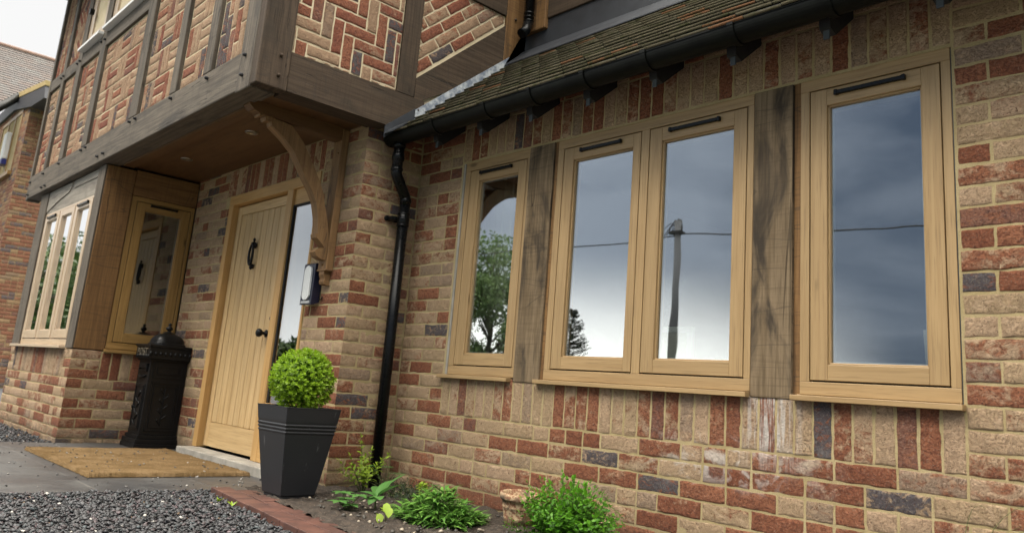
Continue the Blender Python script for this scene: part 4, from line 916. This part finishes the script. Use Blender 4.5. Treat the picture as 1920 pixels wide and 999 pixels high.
mb = MB(); mb.face([(-.142, -.142, .42), (.142, -.142, .42), (.142, .142, .42), (-.142, .142, .42)]); o = mb.build('compost', SOIL); o.parent = pl; o.location = (0, 0, 0)

class Leaves:
    def __init__(s): s.V = []; s.F = []; s.C = []; s.n = 0
    def leaf(s, p, d, up, L_, W_, bend=.2, col=None, seg=3, fold=.25, wid=None):
        d = Vector(d).normalized(); up = Vector(up); sd = d.cross(up)
        if sd.length < 1e-4: sd = d.orthogonal()
        sd.normalize(); nn = sd.cross(d); P = []; c = col if col is not None else rnd.random()
        ts = [k/seg for k in range(seg+1)]; ws = wid or [0.05]+[math.sin(math.pi*min(.92, t*.9+.08))**.8 for t in ts[1:-1]]+[.03]
        for t, w in zip(ts, ws):
            q = Vector(p)+d*(L_*t)-nn*(bend*L_*t*t); P += [q-sd*W_*w*.5+nn*fold*W_*w*.5, q, q+sd*W_*w*.5+nn*fold*W_*w*.5]
        for k in range(seg):
            for j in (0, 1): s.F.append((s.n+k*3+j, s.n+k*3+j+1, s.n+k*3+j+4, s.n+k*3+j+3))
        s.V += [tuple(x) for x in P]; s.C += [(c, c, c)]*len(P); s.n += len(P)
    def build(s, name, mat, parent=None): return npmesh(name, s.V, s.F, mat, parent, True, np.array(s.C))
def rdir(): 
    while True:
        v = Vector((rnd.uniform(-1, 1), rnd.uniform(-1, 1), rnd.uniform(-1, 1)))
        if .05 < v.length < 1: return v.normalized()
LBOX = mat_leaf('box_leaf', (.085, .19, .008), (.30, .47, .025), .4, .35)
BC = Vector((-3.985, -.782, .607)); BR = .163
box = empty('box_ball_shrub', (-3.985, -.782, .45), 'bright green clipped ball of box growing out of the black planter', 'shrub')
lv = Leaves()
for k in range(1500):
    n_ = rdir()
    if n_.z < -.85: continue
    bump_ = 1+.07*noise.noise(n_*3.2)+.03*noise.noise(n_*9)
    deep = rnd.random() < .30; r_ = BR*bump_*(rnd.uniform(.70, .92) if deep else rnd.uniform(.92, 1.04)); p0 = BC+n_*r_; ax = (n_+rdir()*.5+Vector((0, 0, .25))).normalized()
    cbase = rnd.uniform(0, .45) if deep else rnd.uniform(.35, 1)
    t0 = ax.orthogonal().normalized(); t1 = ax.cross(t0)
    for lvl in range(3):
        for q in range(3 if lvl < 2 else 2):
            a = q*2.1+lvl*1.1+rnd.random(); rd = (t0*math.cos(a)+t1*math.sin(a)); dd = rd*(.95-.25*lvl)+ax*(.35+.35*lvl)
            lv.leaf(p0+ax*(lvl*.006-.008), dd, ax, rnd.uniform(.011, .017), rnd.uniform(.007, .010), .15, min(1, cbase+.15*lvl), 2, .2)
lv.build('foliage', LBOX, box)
mb = MB(); mb.tube([(BC.x, BC.y, .43), (BC.x, BC.y, .56)], .012, 8)
for k in range(45):
    d_ = rdir(); d_.z = abs(d_.z)*.8-.25; mb.tube([(BC.x, BC.y, .50), tuple(BC+d_*.08), tuple(BC+d_*.145)], [.004, .0025, .001], 4)
s = N('twig_bark'); TWIG = s.fin((.10, .07, .04), .8); mb.build('stems', TWIG, box)
# dense inner mass so that gaps read as shade between leaves
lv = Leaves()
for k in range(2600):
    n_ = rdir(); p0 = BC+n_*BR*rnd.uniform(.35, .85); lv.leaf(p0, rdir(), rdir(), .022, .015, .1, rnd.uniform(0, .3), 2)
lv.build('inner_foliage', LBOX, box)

# ================================================================= bed plants
LF_Y = mat_leaf('yellow_green_leaf', (.12, .20, .012), (.28, .40, .03)); LF_M = mat_leaf('mid_green_leaf', (.05, .14, .028), (.11, .26, .06)); LF_G = mat_leaf('fresh_green_leaf', (.04, .15, .008), (.13, .34, .02)); LF_D = mat_leaf('dark_leaf', (.010, .022, .008), (.03, .05, .015)); LF_S = mat_leaf('lance_leaf', (.06, .17, .025), (.18, .36, .06))
STEM = mat_plain('green_stem', (.09, .12, .03), .6); 
def stem_leaves(lv, mb, base, tip, sag, n, L_, W_, r0=.003, pair=True, bend=.2, c=(0, 1), start=.25):
    base, tip = Vector(base), Vector(tip); pts = []
    for k in range(n+1):
        t = k/n; p = base.lerp(tip, t); p.z += sag*math.sin(math.pi*t)*.5; pts.append(p)
    mb.tube(pts, [r0*(1-.7*k/n) for k in range(n+1)], 5)
    for k in range(1, n+1):
        t = k/n
        if t < start: continue
        d_ = (pts[k]-pts[k-1]).normalized(); s_ = d_.cross(Vector((0, 0, 1)))
        if s_.length < .1: s_ = d_.orthogonal()
        s_.normalize(); s_ = Matrix.Rotation(k*1.57+rnd.random()*.4, 3, d_) @ s_; sc = (.6+.4*math.sin(math.pi*t))
        for sg in ((1, -1) if pair else (1 if k % 2 else -1,)): lv.leaf(pts[k], s_*sg*.9+d_*.6, d_+Vector((0, 0, .4)), L_*sc*rnd.uniform(.8, 1.1), W_*sc, bend, rnd.uniform(*c), 3)
    lv.leaf(pts[-1], (pts[-1]-pts[-2]), (0, 0, 1), L_*.7, W_*.7, .1, c[1], 3)
def plant(name, label, cat, base, mat, fn, group=None):
    o = empty(name, base, label, cat, group); lv = Leaves(); mb = MB(); fn(lv, mb, Vector(base)); lv.build('leaves', mat, o)
    if mb.v: mb.build('stems', STEM, o)
    return o
def f_a(lv, mb, b):
    for (dx, dy, h) in [(-.03, -.02, .27), (.05, -.04, .21), (-.09, -.05, .20), (.12, .02, .20), (.0, .03, .24), (.09, -.06, .14), (-.05, .04, .16), (.15, .04, .23), (-.12, -.1, .17), (.04, -.12, .16), (.0, -.05, .31), (-.06, -.12, .12), (.16, -.08, .15), (.10, -.10, .20)]: stem_leaves(lv, mb, b, b+Vector((dx, dy, h)), .03, 9, .042, .018, c=(.2, 1))
plant('honeysuckle_shrub', 'small yellow-green twiggy shrub between the pillar foot and the drainpipe', 'shrub', (-3.97, -.33, .01), LF_Y, f_a)
def f_d(lv, mb, b):
    for k in range(60):
        d_ = rdir(); d_.z = abs(d_.z)*.8; stem_leaves(lv, mb, b+Vector((rnd.uniform(-.1, .22), rnd.uniform(-.05, .08), 0)), b+Vector((rnd.uniform(-.12, .42), rnd.uniform(-.16, .1), rnd.uniform(.05, .13))), .01, 8, .014, .006, .0015, c=(0, .8), start=.1)
plant('thyme_mat', 'low dark fine-leaved ground plant in front of the drainpipe foot', 'plant', (-3.80, -.24, .01), LF_D, f_d)
def f_fern(lv, mb, b):
    for (dx, dy, h) in [(-.02, -.10, .16), (.14, -.08, .17), (.20, -.02, .13), (-.08, -.06, .12)]:
        t_ = b+Vector((dx, dy, h)); pts = [b.lerp(t_, t)+Vector((0, 0, .06*math.sin(math.pi*t))) for t in np.linspace(0, 1, 16)]; mb.tube(pts, .0013, 4)
        for k in range(3, 16):
            d_ = (pts[k]-pts[k-1]).normalized(); s_ = d_.cross(Vector((0, 0, 1))).normalized()
            for sg in (1, -1): lv.leaf(pts[k], s_*sg+d_*.3, (0, 0, 1), .045*math.sin(math.pi*(k/17)), .007, .15, rnd.random(), 2)
plant('fern', 'small dark fern with narrow fronds at the foot of the drainpipe', 'fern', (-3.93, -.22, .01), LF_M, f_fern)
def f_hel(lv, mb, b):
    top = b+Vector((-.01, .01, .085)); mb.tube([b, b+Vector((-.004, 0, .06)), top], .004, 6); b = b
    for (a, el, L_) in [(15, .55, .155), (62, .95, .15), (-28, .15, .10), (150, .28, .15), (118, .55, .13), (195, .18, .12), (240, -.1, .08), (-70, -.2, .06)]:
        a = math.radians(a); lv.leaf(top, (math.cos(a)*.72+.0, math.sin(a)*.69, el), (0, 0, 1), L_*1.15, .052, .22, rnd.uniform(.3, .8), 6, .18)
plant('hellebore', 'hellebore with large pointed leaves fanned out on one stem', 'plant', (-3.404, -.62, .0), LF_M, f_hel)
def f_seed(lv, mb, b):
    for (dx, dy, h) in [(-.03, -.01, .085), (.05, .03, .08), (.01, -.05, .05), (-.06, .03, .05), (.03, .0, .035)]:
        t_ = b+Vector((dx, dy, h)); mb.tube([b, b.lerp(t_, .5)+Vector((0, 0, .01)), t_], .002, 5)
        for q in range(5): a = q*1.257+rnd.random()*.3; lv.leaf(t_, (math.cos(a), math.sin(a), .35), (0, 0, 1), .060, .036, .3, rnd.uniform(.3, .9), 4)
plant('columbine', 'low clump of rounded blue-green leaves beside the planter', 'plant', (-3.50, -.72, .0), LF_M, f_seed)
def f_low(lv, mb, b):
    for k in range(9):
        a = math.radians(20+k*14); r_ = .02+k*.014; p = b+Vector((k*.014, k*.012, .03+.004*k)); lv.leaf(p, (math.cos(a+.8)*.5+.5, math.sin(a), .3), (0, 0, 1), .05, .034, .3, rnd.uniform(.5, 1), 4)
        mb.tube([b, p], .0014, 4)
plant('primrose', 'short plant with crinkled mid green leaves in front of the thyme', 'plant', (-3.32, -.60, .0), LF_G, f_low)
def f_bud(lv, mb, b):
    for (dx, dy, h) in [(0, 0, .10), (.05, -.02, .09), (-.03, -.01, .05)]: 
        t_ = b+Vector((dx, dy, h)); mb.tube([b, t_], .0018, 5); lv.leaf(t_, (.3, -.2, -.4), (0, 0, 1), .05, .036, .2, 1, 4); lv.leaf(b.lerp(t_, .6), (-.6, -.2, .5), (0, 0, 1), .04, .02, .3, .7, 3)
plant('seedling', 'yellowing seedling at the bottom edge of the picture left of the leafy clump', 'plant', (-3.14, -.74, .0), LF_Y, f_bud)
def f_clump(lv, mb, b):
    for k in range(380):
        a = rnd.uniform(0, 6.28); r_ = rnd.random()**.6; h = .05+.17*(1-r_*.75)*rnd.uniform(.7, 1.1)
        p1 = b+Vector((math.cos(a)*.05*r_, math.sin(a)*.05*r_, 0)); p2 = b+Vector((math.cos(a)*.25*r_-.02, math.sin(a)*.20*r_, h))
        if rnd.random() < .35: mb.tube([p1, p1.lerp(p2, .5)+Vector((0, 0, .015)), p2], .0015, 4)
        for q in range(3): 
            aa = a+rnd.uniform(-1.1, 1.1); lv.leaf(p1.lerp(p2, rnd.uniform(.55, 1)), (math.cos(aa)*.9, math.sin(aa)*.9, rnd.uniform(.0, .9)), (0, 0, 1), rnd.uniform(.045, .078), .017, rnd.uniform(.1, .5), rnd.random(), 4, .25, [.1, .8, 1, .6, .03])
plant('wallflower', 'rounded clump of narrow lance-shaped green leaves left of the terracotta pot', 'plant', (-3.06, -.48, -.04), LF_S, f_clump)
def f_euph(lv, mb, b):
    t_ = b+Vector((.01, -.01, .22)); mb.tube([b, t_], .003, 6)
    for k in range(60):
        d_ = rdir(); d_.z = abs(d_.z)*.9; lv.leaf(t_+d_*.012+Vector((0, 0, -.01+.02*rnd.random())), d_, (0, 0, 1), .022, .013, .3, rnd.uniform(.5, 1), 3)
    for k in range(18): a = k*2.4; lv.leaf(b+Vector((0, 0, .05+k*.008)), (math.cos(a), math.sin(a), .3), (0, 0, 1), .05, .022, .3, rnd.random()*.5, 3)
plant('euphorbia', 'upright stem topped by a round lime-yellow flower head', 'plant', (-3.28, -.44, -.08), LF_Y, f_euph)
def f_shrub(lv, mb, b):
    for k in range(210):
        a = rnd.uniform(0, 6.28); r_ = rnd.random()**.5; rx = .27; h = .12+.20*(1-.55*r_*r_)*rnd.uniform(.55, 1.15)
        t_ = b+Vector((math.cos(a)*rx*r_, math.sin(a)*.16*r_, h)); s0 = b+Vector((math.cos(a)*.07*r_, math.sin(a)*.05*r_, 0))
        stem_leaves(lv, mb, s0, t_, .02, 11, rnd.uniform(.027, .037), .019, .0022, c=(.05, 1), start=.3, bend=.15)
    for (x, y, h) in [(-.05, 0, .36), (.03, -.02, .34), (.14, .0, .32), (-.16, -.02, .32), (-.20, -.06, .30), (.24, -.02, .21), (.20, .0, .27), (-.24, -.10, .14), (-.27, -.10, .12), (-.30, -.08, .10)]:
        stem_leaves(lv, mb, b+Vector((x*.3, 0, .02)), b+Vector((x, y, h)), .02, 15, .025, .013, .0025, c=(.3, 1), start=.25)
plant('privet_shrub', 'bushy bright green small-leaved shrub spilling over the terracotta pot', 'shrub', (-2.43, -.30, -.05), LF_G, f_shrub)
for (bx, by, lb) in [(-3.934, -1.175, 'tiny green weed in the gravel, the one farther from the planter'), (-3.80, -1.165, 'tiny green weed in the gravel against the edging, nearer the planter')]:
    def f_w(lv, mb, b):
        for k in range(6): a = rnd.uniform(0, 6.28); lv.leaf(b+Vector((0, 0, .0)), (math.cos(a)*.5, math.sin(a)*.5, 1), (0, 0, 1), .035, .010, .4, rnd.uniform(.5, 1), 3)
    plant('weed', lb, 'weed', (bx, by, -.005), LF_Y, f_w, 'weeds in the slate gravel')
def f_gr(lv, mb, b):
    for (dx, h, s_) in [(.05, .42, .20), (-.03, .40, .10), (.02, .36, .26)]:
        pts = [b+Vector((dx*t+s_*t*t, -.02*t, h*math.sin(t*1.75)/.98)) for t in np.linspace(0, 1, 12)]; mb.tube(pts, [.002*(1-.8*t) for t in np.linspace(0, 1, 12)], 4)
        lv.leaf(pts[4], (.3, 0, 1), (0, 0, 1), .16, .005, .6, .8, 5)
plant('grass_tuft', 'thin arching pale grass blades against the wall at the far right', 'grass', (-.88, -.30, .012), LF_Y, f_gr)
# terracotta pot
s = N('lichened_terracotta'); v = s.obj(); n1 = s.noise(v, 38, 5, .7, 1); c = s.mix(s.ramp(n1, .42, .58), (.20, .085, .045), (.46, .34, .20)); c = s.mix(s.ramp(s.noise(v, 14, 4), .5, .65), c, (.10, .07, .045))
TERR = s.fin(c, .9, s.bump(n1, .6, .005))
mb = MB(); mb.lathe([(.0, .0), (.062, .0), (.072, .05), (.074, .054), (.072, .058), (.082, .10), (.085, .104), (.083, .108), (.087, .135), (.097, .138), (.100, .145), (.098, .165), (.090, .168), (.084, .160), (.080, .12), (0, .12)], (0, 0, 0), 36)
pot = mb.build('terracotta_pot', TERR); pot.location = (-2.86, -.175, .005); pot.rotation_euler = (.03, .05, 0); tag(pot, 'old lichen-covered terracotta pot half hidden behind the green shrub', 'flowerpot')
# ================================================================= things seen through the windows
mb = MB()
for (a, b_, c_, d_) in [(-2.475, -2.25, .985, 1.012), (-2.475, -2.25, .80, .83), (-2.475, -2.447, .83, .985), (-2.278, -2.25, .83, .985)]: mb.box((a, .30, c_), (b_, .325, d_))
mb.box((-2.447, .308, .83), (-2.278, .315, .985), mi=1)
o = mb.build('picture_frame', [WHITE, CREAM], bevel=.003); tag(o, 'white framed picture standing inside the two-light window', 'picture frame')
mb = MB(); mb.box((-4.05, .13, .775), (1.4, .30, .80)); part(mb, 'inner_sill', WHITE)
mb = MB(); mb.lathe([(0, 0), (.032, 0), (.040, .08), (.044, .18), (.040, .18), (.036, .09), (0, .01)], (-1.125, .24, .801), 24); o = mb.build('vase', CREAM); tag(o, 'white vase on the inner sill at the lower right of the right-hand window', 'vase')
mb = MB()
for k in range(40):
    t = k/39; x = -3.99+.26*t
nx = 60; Vv = []; 
for j in range(2):
    for i in range(nx): t = i/(nx-1); Vv.append((-4.05+.58*t, .20+.022*math.sin(t*50), .82+1.30*j))
F = [(i, i+1, nx+i+1, nx+i) for i in range(nx-1)]
o = npmesh('curtain', Vv, F, CREAM, smooth=True); sd_ = o.modifiers.new('s', 'SOLIDIFY'); sd_.thickness = .004; tag(o, 'cream curtain hanging inside the narrow window by the drainpipe', 'curtain')

# ================================================================= neighbour
nbh = empty('neighbour_house', (-19, .3, 0), 'brick house at the left edge with pantiled roof and dark eaves', 'house')
NY = 0.04; NX = -18.0
b = Bricks((0, NY, 0), (1, 0, 0), (0, -1, 0), .07, 71, .35, .10); b.courses(-21.5, NX, 0, 5.9, holes=[(-20.6, -18.62, 4.25, 5.6)], start=0, hardR=True); b.build('brick_wall', BRICKN, nbh)
b = Bricks((NX, 0, 0), (0, 1, 0), (1, 0, 0), .07, 72, .25, .12); b.courses(NY, NY+.56, 0, 5.9, start=0, hardL=True, holes=[]); b.courses(NY+.56, NY+1.6, 3.40, 5.9, start=3.375); b.build('brick_wall', BRICKN, nbh)
mb = MB(); mb.box((-21.5, NY+.008, -.1), (NX-.008, NY+7, 5.9)); mb.build('wall_core', MORTAR, nbh)
mb = MB()
for i in range(26): z = i*.13; mb.prism([(z, NX+.045), (z, NX-.0), (z+.135, NX-.0), (z+.135, NX+.02)], 1, NY+.60, NY+4) if False else mb.box((NX-.01, NY+.60, z), (NX+.03+.012*(i % 2), NY+4, z+.127))
mb.build('weatherboards', BLACKW, nbh)
mb = MB(); mb.box((NX-.02, NY+.555, .35), (NX+.05, NY+.60, 2.55)); mb.box((NX-.02, NY+.60, .35), (NX+.05, NY+.80, .43)); mb.build('window_frame', FRAMESIDE, nbh)
mb = MB()
for (a, c) in [(-20.6, -20.53), (-19.95, -19.88), (-19.30, -19.23), (-18.69, -18.62)]: mb.box((a, NY-.01, 4.25), (c, NY+.06, 5.6), axis=2)
mb.box((-20.6, NY-.008, 4.25), (-18.62, NY+.06, 4.33)); mb.box((-20.6, NY-.008, 5.52), (-18.62, NY+.06, 5.6)); mb.box((-20.7, NY-.07, 4.17), (-18.55, NY+.05, 4.25))
nw = mb.build('window', FRAMESIDE, nbh); mb = MB(); mb.box((-20.53, NY+.02, 4.33), (-18.69, NY+.03, 5.52)); mb.build('pane', GLASSS, nw)
mb = MB(); mb.box((-19.62, NY-.10, 4.62), (-19.30, NY-.0, 5.20)); al = mb.build('alarm_box', WHITE, nbh, .02); mb = MB(); mb.box((-19.61, NY-.102, 4.50), (-19.31, NY-.0, 4.62)); mb.build('alarm_base', mat_plain('blue_plastic', (.02, .03, .2), .4), al, .01)
s = N('neighbour_tiles'); uv = s.uv(); a_ = s.n('ShaderNodeTexBrick', {'Vector': uv, 'Scale': 1.0, 'Mortar Size': .0, 'Color1': (.11, .10, .095, 1), 'Color2': (.135, .105, .09, 1), 'Brick Width': .30, 'Row Height': .16})
NTILE = s.fin(s.mix(s.ramp(s.noise(s.obj(), 3, 4), .45, .8), a_.outputs[0], (.15, .15, .14)), .85)
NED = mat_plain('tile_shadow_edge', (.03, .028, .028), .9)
# hipped roof facing +x, courses along y; its lower edge runs up to the right
mb = MB(); nr = 29; dx = .065; XE = -18.78
def ymax(x):
    if x > -19.29: return -.36+(-18.84-x)*.8
    if x > -19.95: return 0+(-19.29-x)*.85
    return 14
for r in range(nr):
    x0 = XE-r*dx; z0 = 6.10+1.05*(-19.35-x0); x1 = x0-dx-.01; z1 = z0+(dx+.01)*1.05-.022; ye = ymax(x0)
    mb.face([(x0, -3, z0), (x0, ye, z0), (x1, ye, z1), (x1, -3, z1)], [(-3+rnd.random()*.3, r*.16+.08), (ye, r*.16+.08), (ye, r*.16+.10), (-3, r*.16+.10)], 0)
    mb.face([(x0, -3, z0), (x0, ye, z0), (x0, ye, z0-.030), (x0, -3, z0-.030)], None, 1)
rf = mb.build('roof', [NTILE, NED], nbh)
xr, zr_ = XE-nr*dx, 6.10+1.05*(-19.35-XE+nr*dx)
mb = MB(); mb.tube([(xr, -3, zr_-.02), (xr, 14, zr_-.02)], .055, 12); mb.build('ridge_tiles', mat_plain('ridge_clay', (.22, .14, .105), .8, ns=3), rf)
mb = MB(); mb.tube([(-18.2, -.86, 4.93), (-18.84, -.36, 5.55), (-19.28, 0, 6.0)], .085, 12); mb.build('gutter', GUTTER, nbh)
mb = MB(); mb.prism([(-19.37, 6.10), (-16.72, 5.74), (-16.72, 5.64), (-19.37, 5.98)], 1, -.02, .55); mb.build('fascia', mat_plain('ochre_fascia', (.36, .27, .11), .7), nbh)
mb = MB(); mb.prism([(-22.5, 6.0), (-19.4, 5.97), (-16.74, 5.635), (-16.6, 5.36), (-17.7, 5.43), (-19.4, 5.72), (-22.5, 5.72)], 1, -.01, .75); mb.build('eaves_box', mat_plain('dark_eaves', (.03, .032, .04), .6), nbh)

# ================================================================= across the road (seen only in the panes)
s = N('pole_wood'); POLE = s.fin((.07, .075, .085), .8)
pole = empty('telegraph_pole', (-13.1, -15.05, 0), 'wooden telegraph pole with a tangle of cable at its top, reflected in the window', 'telegraph pole')
mb = MB(); mb.tube([(-13.1, -15.05, -.1), (-13.1, -15.05, 5.75)], [.12, .09], 14); mb.build('mast', POLE, pole)
mb = MB(); mb.box((-13.3, -15.2, 5.35), (-12.95, -14.9, 5.42))
for k in range(6):
    a = rnd.uniform(.2, .5); mb.tube([(-13.1-a*1.7*t+.15, -15.05-.2*math.sin(t*3), 5.35+.55*math.sin(math.pi*t)*rnd.uniform(.7, 1.0)) for t in np.linspace(0, 1, 12)], .012, 5)
mb.build('cable_loops', BLACKW, pole)
mb = MB(); mb.tube([(-13.1+18*t, -15.05, 5.35-.9*4*t*(1-t)*.35-.35*t) for t in np.linspace(0, 1, 30)], .02, 6); mb.tube([(-13.1-12*t, -15.05+.6*t, 5.30+.2*t-.4*t*(1-t)) for t in np.linspace(0, 1, 20)], .02, 6)
tag(mb.build('overhead_wire', BLACKW), 'black overhead wire strung from the telegraph pole, reflected in the panes', 'cable')
LT = mat_leaf('tree_leaf', (.02, .045, .012), (.06, .10, .025), .6, .2); LTB = mat_leaf('pale_tree_leaf', (.05, .10, .03), (.14, .22, .07), .6, .35); LC = mat_leaf('conifer_leaf', (.012, .022, .010), (.03, .045, .018), .7, .1); BARK = mat_plain('bark', (.06, .045, .035), .9)
def tree(name, label, base, h, rad, nl, mat, zlo=.25, size=.16, dens=1., shape='round', group=None):
    t_ = empty(name, base, label, 'tree', group); b = Vector(base); mb = MB(); mb.tube([b, b+Vector((.1, .05, h*.5)), b+Vector((.0, .1, h*.93))], [h*.022, h*.013, h*.003], 8); C = []
    for k in range(70):
        z = rnd.uniform(zlo, .95); rr = rad*(math.sin(math.pi*min(1, (z-zlo)/(1-zlo)*.8+.15)) if shape == 'round' else (1-z)*1.25); a = rnd.uniform(0, 6.28)
        p = b+Vector((math.cos(a)*rr*rnd.uniform(.4, 1), math.sin(a)*rr*rnd.uniform(.4, 1), h*z)); s0 = b+Vector((0, 0, h*max(.1, z-.2))); mb.tube([s0, s0.lerp(p, .5)+Vector((0, 0, .1)), p], [h*.007, h*.004, .01], 5); C.append((p, rad*rnd.uniform(.18, .38)))
    mb.build('trunk', BARK, t_); lv = Leaves()
    for k in range(nl):
        p, r_ = rnd.choice(C); d_ = rdir(); lv.leaf(p+d_*r_*rnd.random()**.4, rdir(), rdir(), size*rnd.uniform(.6, 1.3), size*.7, .2, rnd.random(), 2)
    lv.build('crown', mat, t_); return t_
tree('broadleaf_tree', 'tall loose broadleaf tree reflected in the narrow window', (-27.6, -21.05, 0), 7.6, 3.0, 24000, LTB, .06, .17)
ct_ = empty('conifer_tree', (-37.6, -37.05, 0), 'dark spiky conifer reflected low in the two-light window', 'tree'); mb = MB(); lv = Leaves(); b_ = Vector((-37.6, -37.05, 0))
mb.tube([b_, b_+Vector((.05, 0, 6.6))], [.14, .02], 8)
for k in range(230):
    z = rnd.uniform(.05, .99); a = rnd.uniform(0, 6.28); r_ = (1-z)**.8*2.5*rnd.uniform(.55, 1.15)+.12; p0 = b_+Vector((0, 0, z*6.6)); p1 = p0+Vector((math.cos(a)*r_, math.sin(a)*r_, r_*rnd.uniform(.1, .55)))
    mb.tube([p0, p1], [.02, .006], 4)
    for q in range(34): t = rnd.random()**.7; lv.leaf(p0.lerp(p1, t), (p1-p0).normalized()+rdir()*.7, rdir(), rnd.uniform(.10, .22), .045, .1, rnd.random(), 2)
mb.build('trunk', BARK, ct_); lv.build('crown', LC, ct_)
for i, (x, y, h, r) in enumerate([(-40, -12, 6.5, 4), (-47, -13.5, 7.5, 4.5), (-52, -10, 7, 4.5), (-38, -19, 2.6, 2.2), (-33, -15.5, 2.0, 1.8), (-60, -14, 8, 5), (-58, -17, 8, 4.5)]):
    tree('hedgerow_tree', ['bushy hedgerow tree across the lane, reflected in the bay glass'][0], (x, y, 0), h, r, 3500, LT, .05, .34, group='hedgerow trees across the lane')
lv = Leaves()
for k in range(9000):
    t = rnd.random(); x, y = -34-40*t+rnd.uniform(-1, 1), -13-14*t+rnd.uniform(-1.2, 1.2); lv.leaf((x, y, rnd.random()**.7*1.7), rdir(), rdir(), .32, .2, .2, rnd.random(), 2)
o = lv.build('hedge', LT); tag(o, 'long green hedge along the lane, reflected in the bay window', 'hedge')
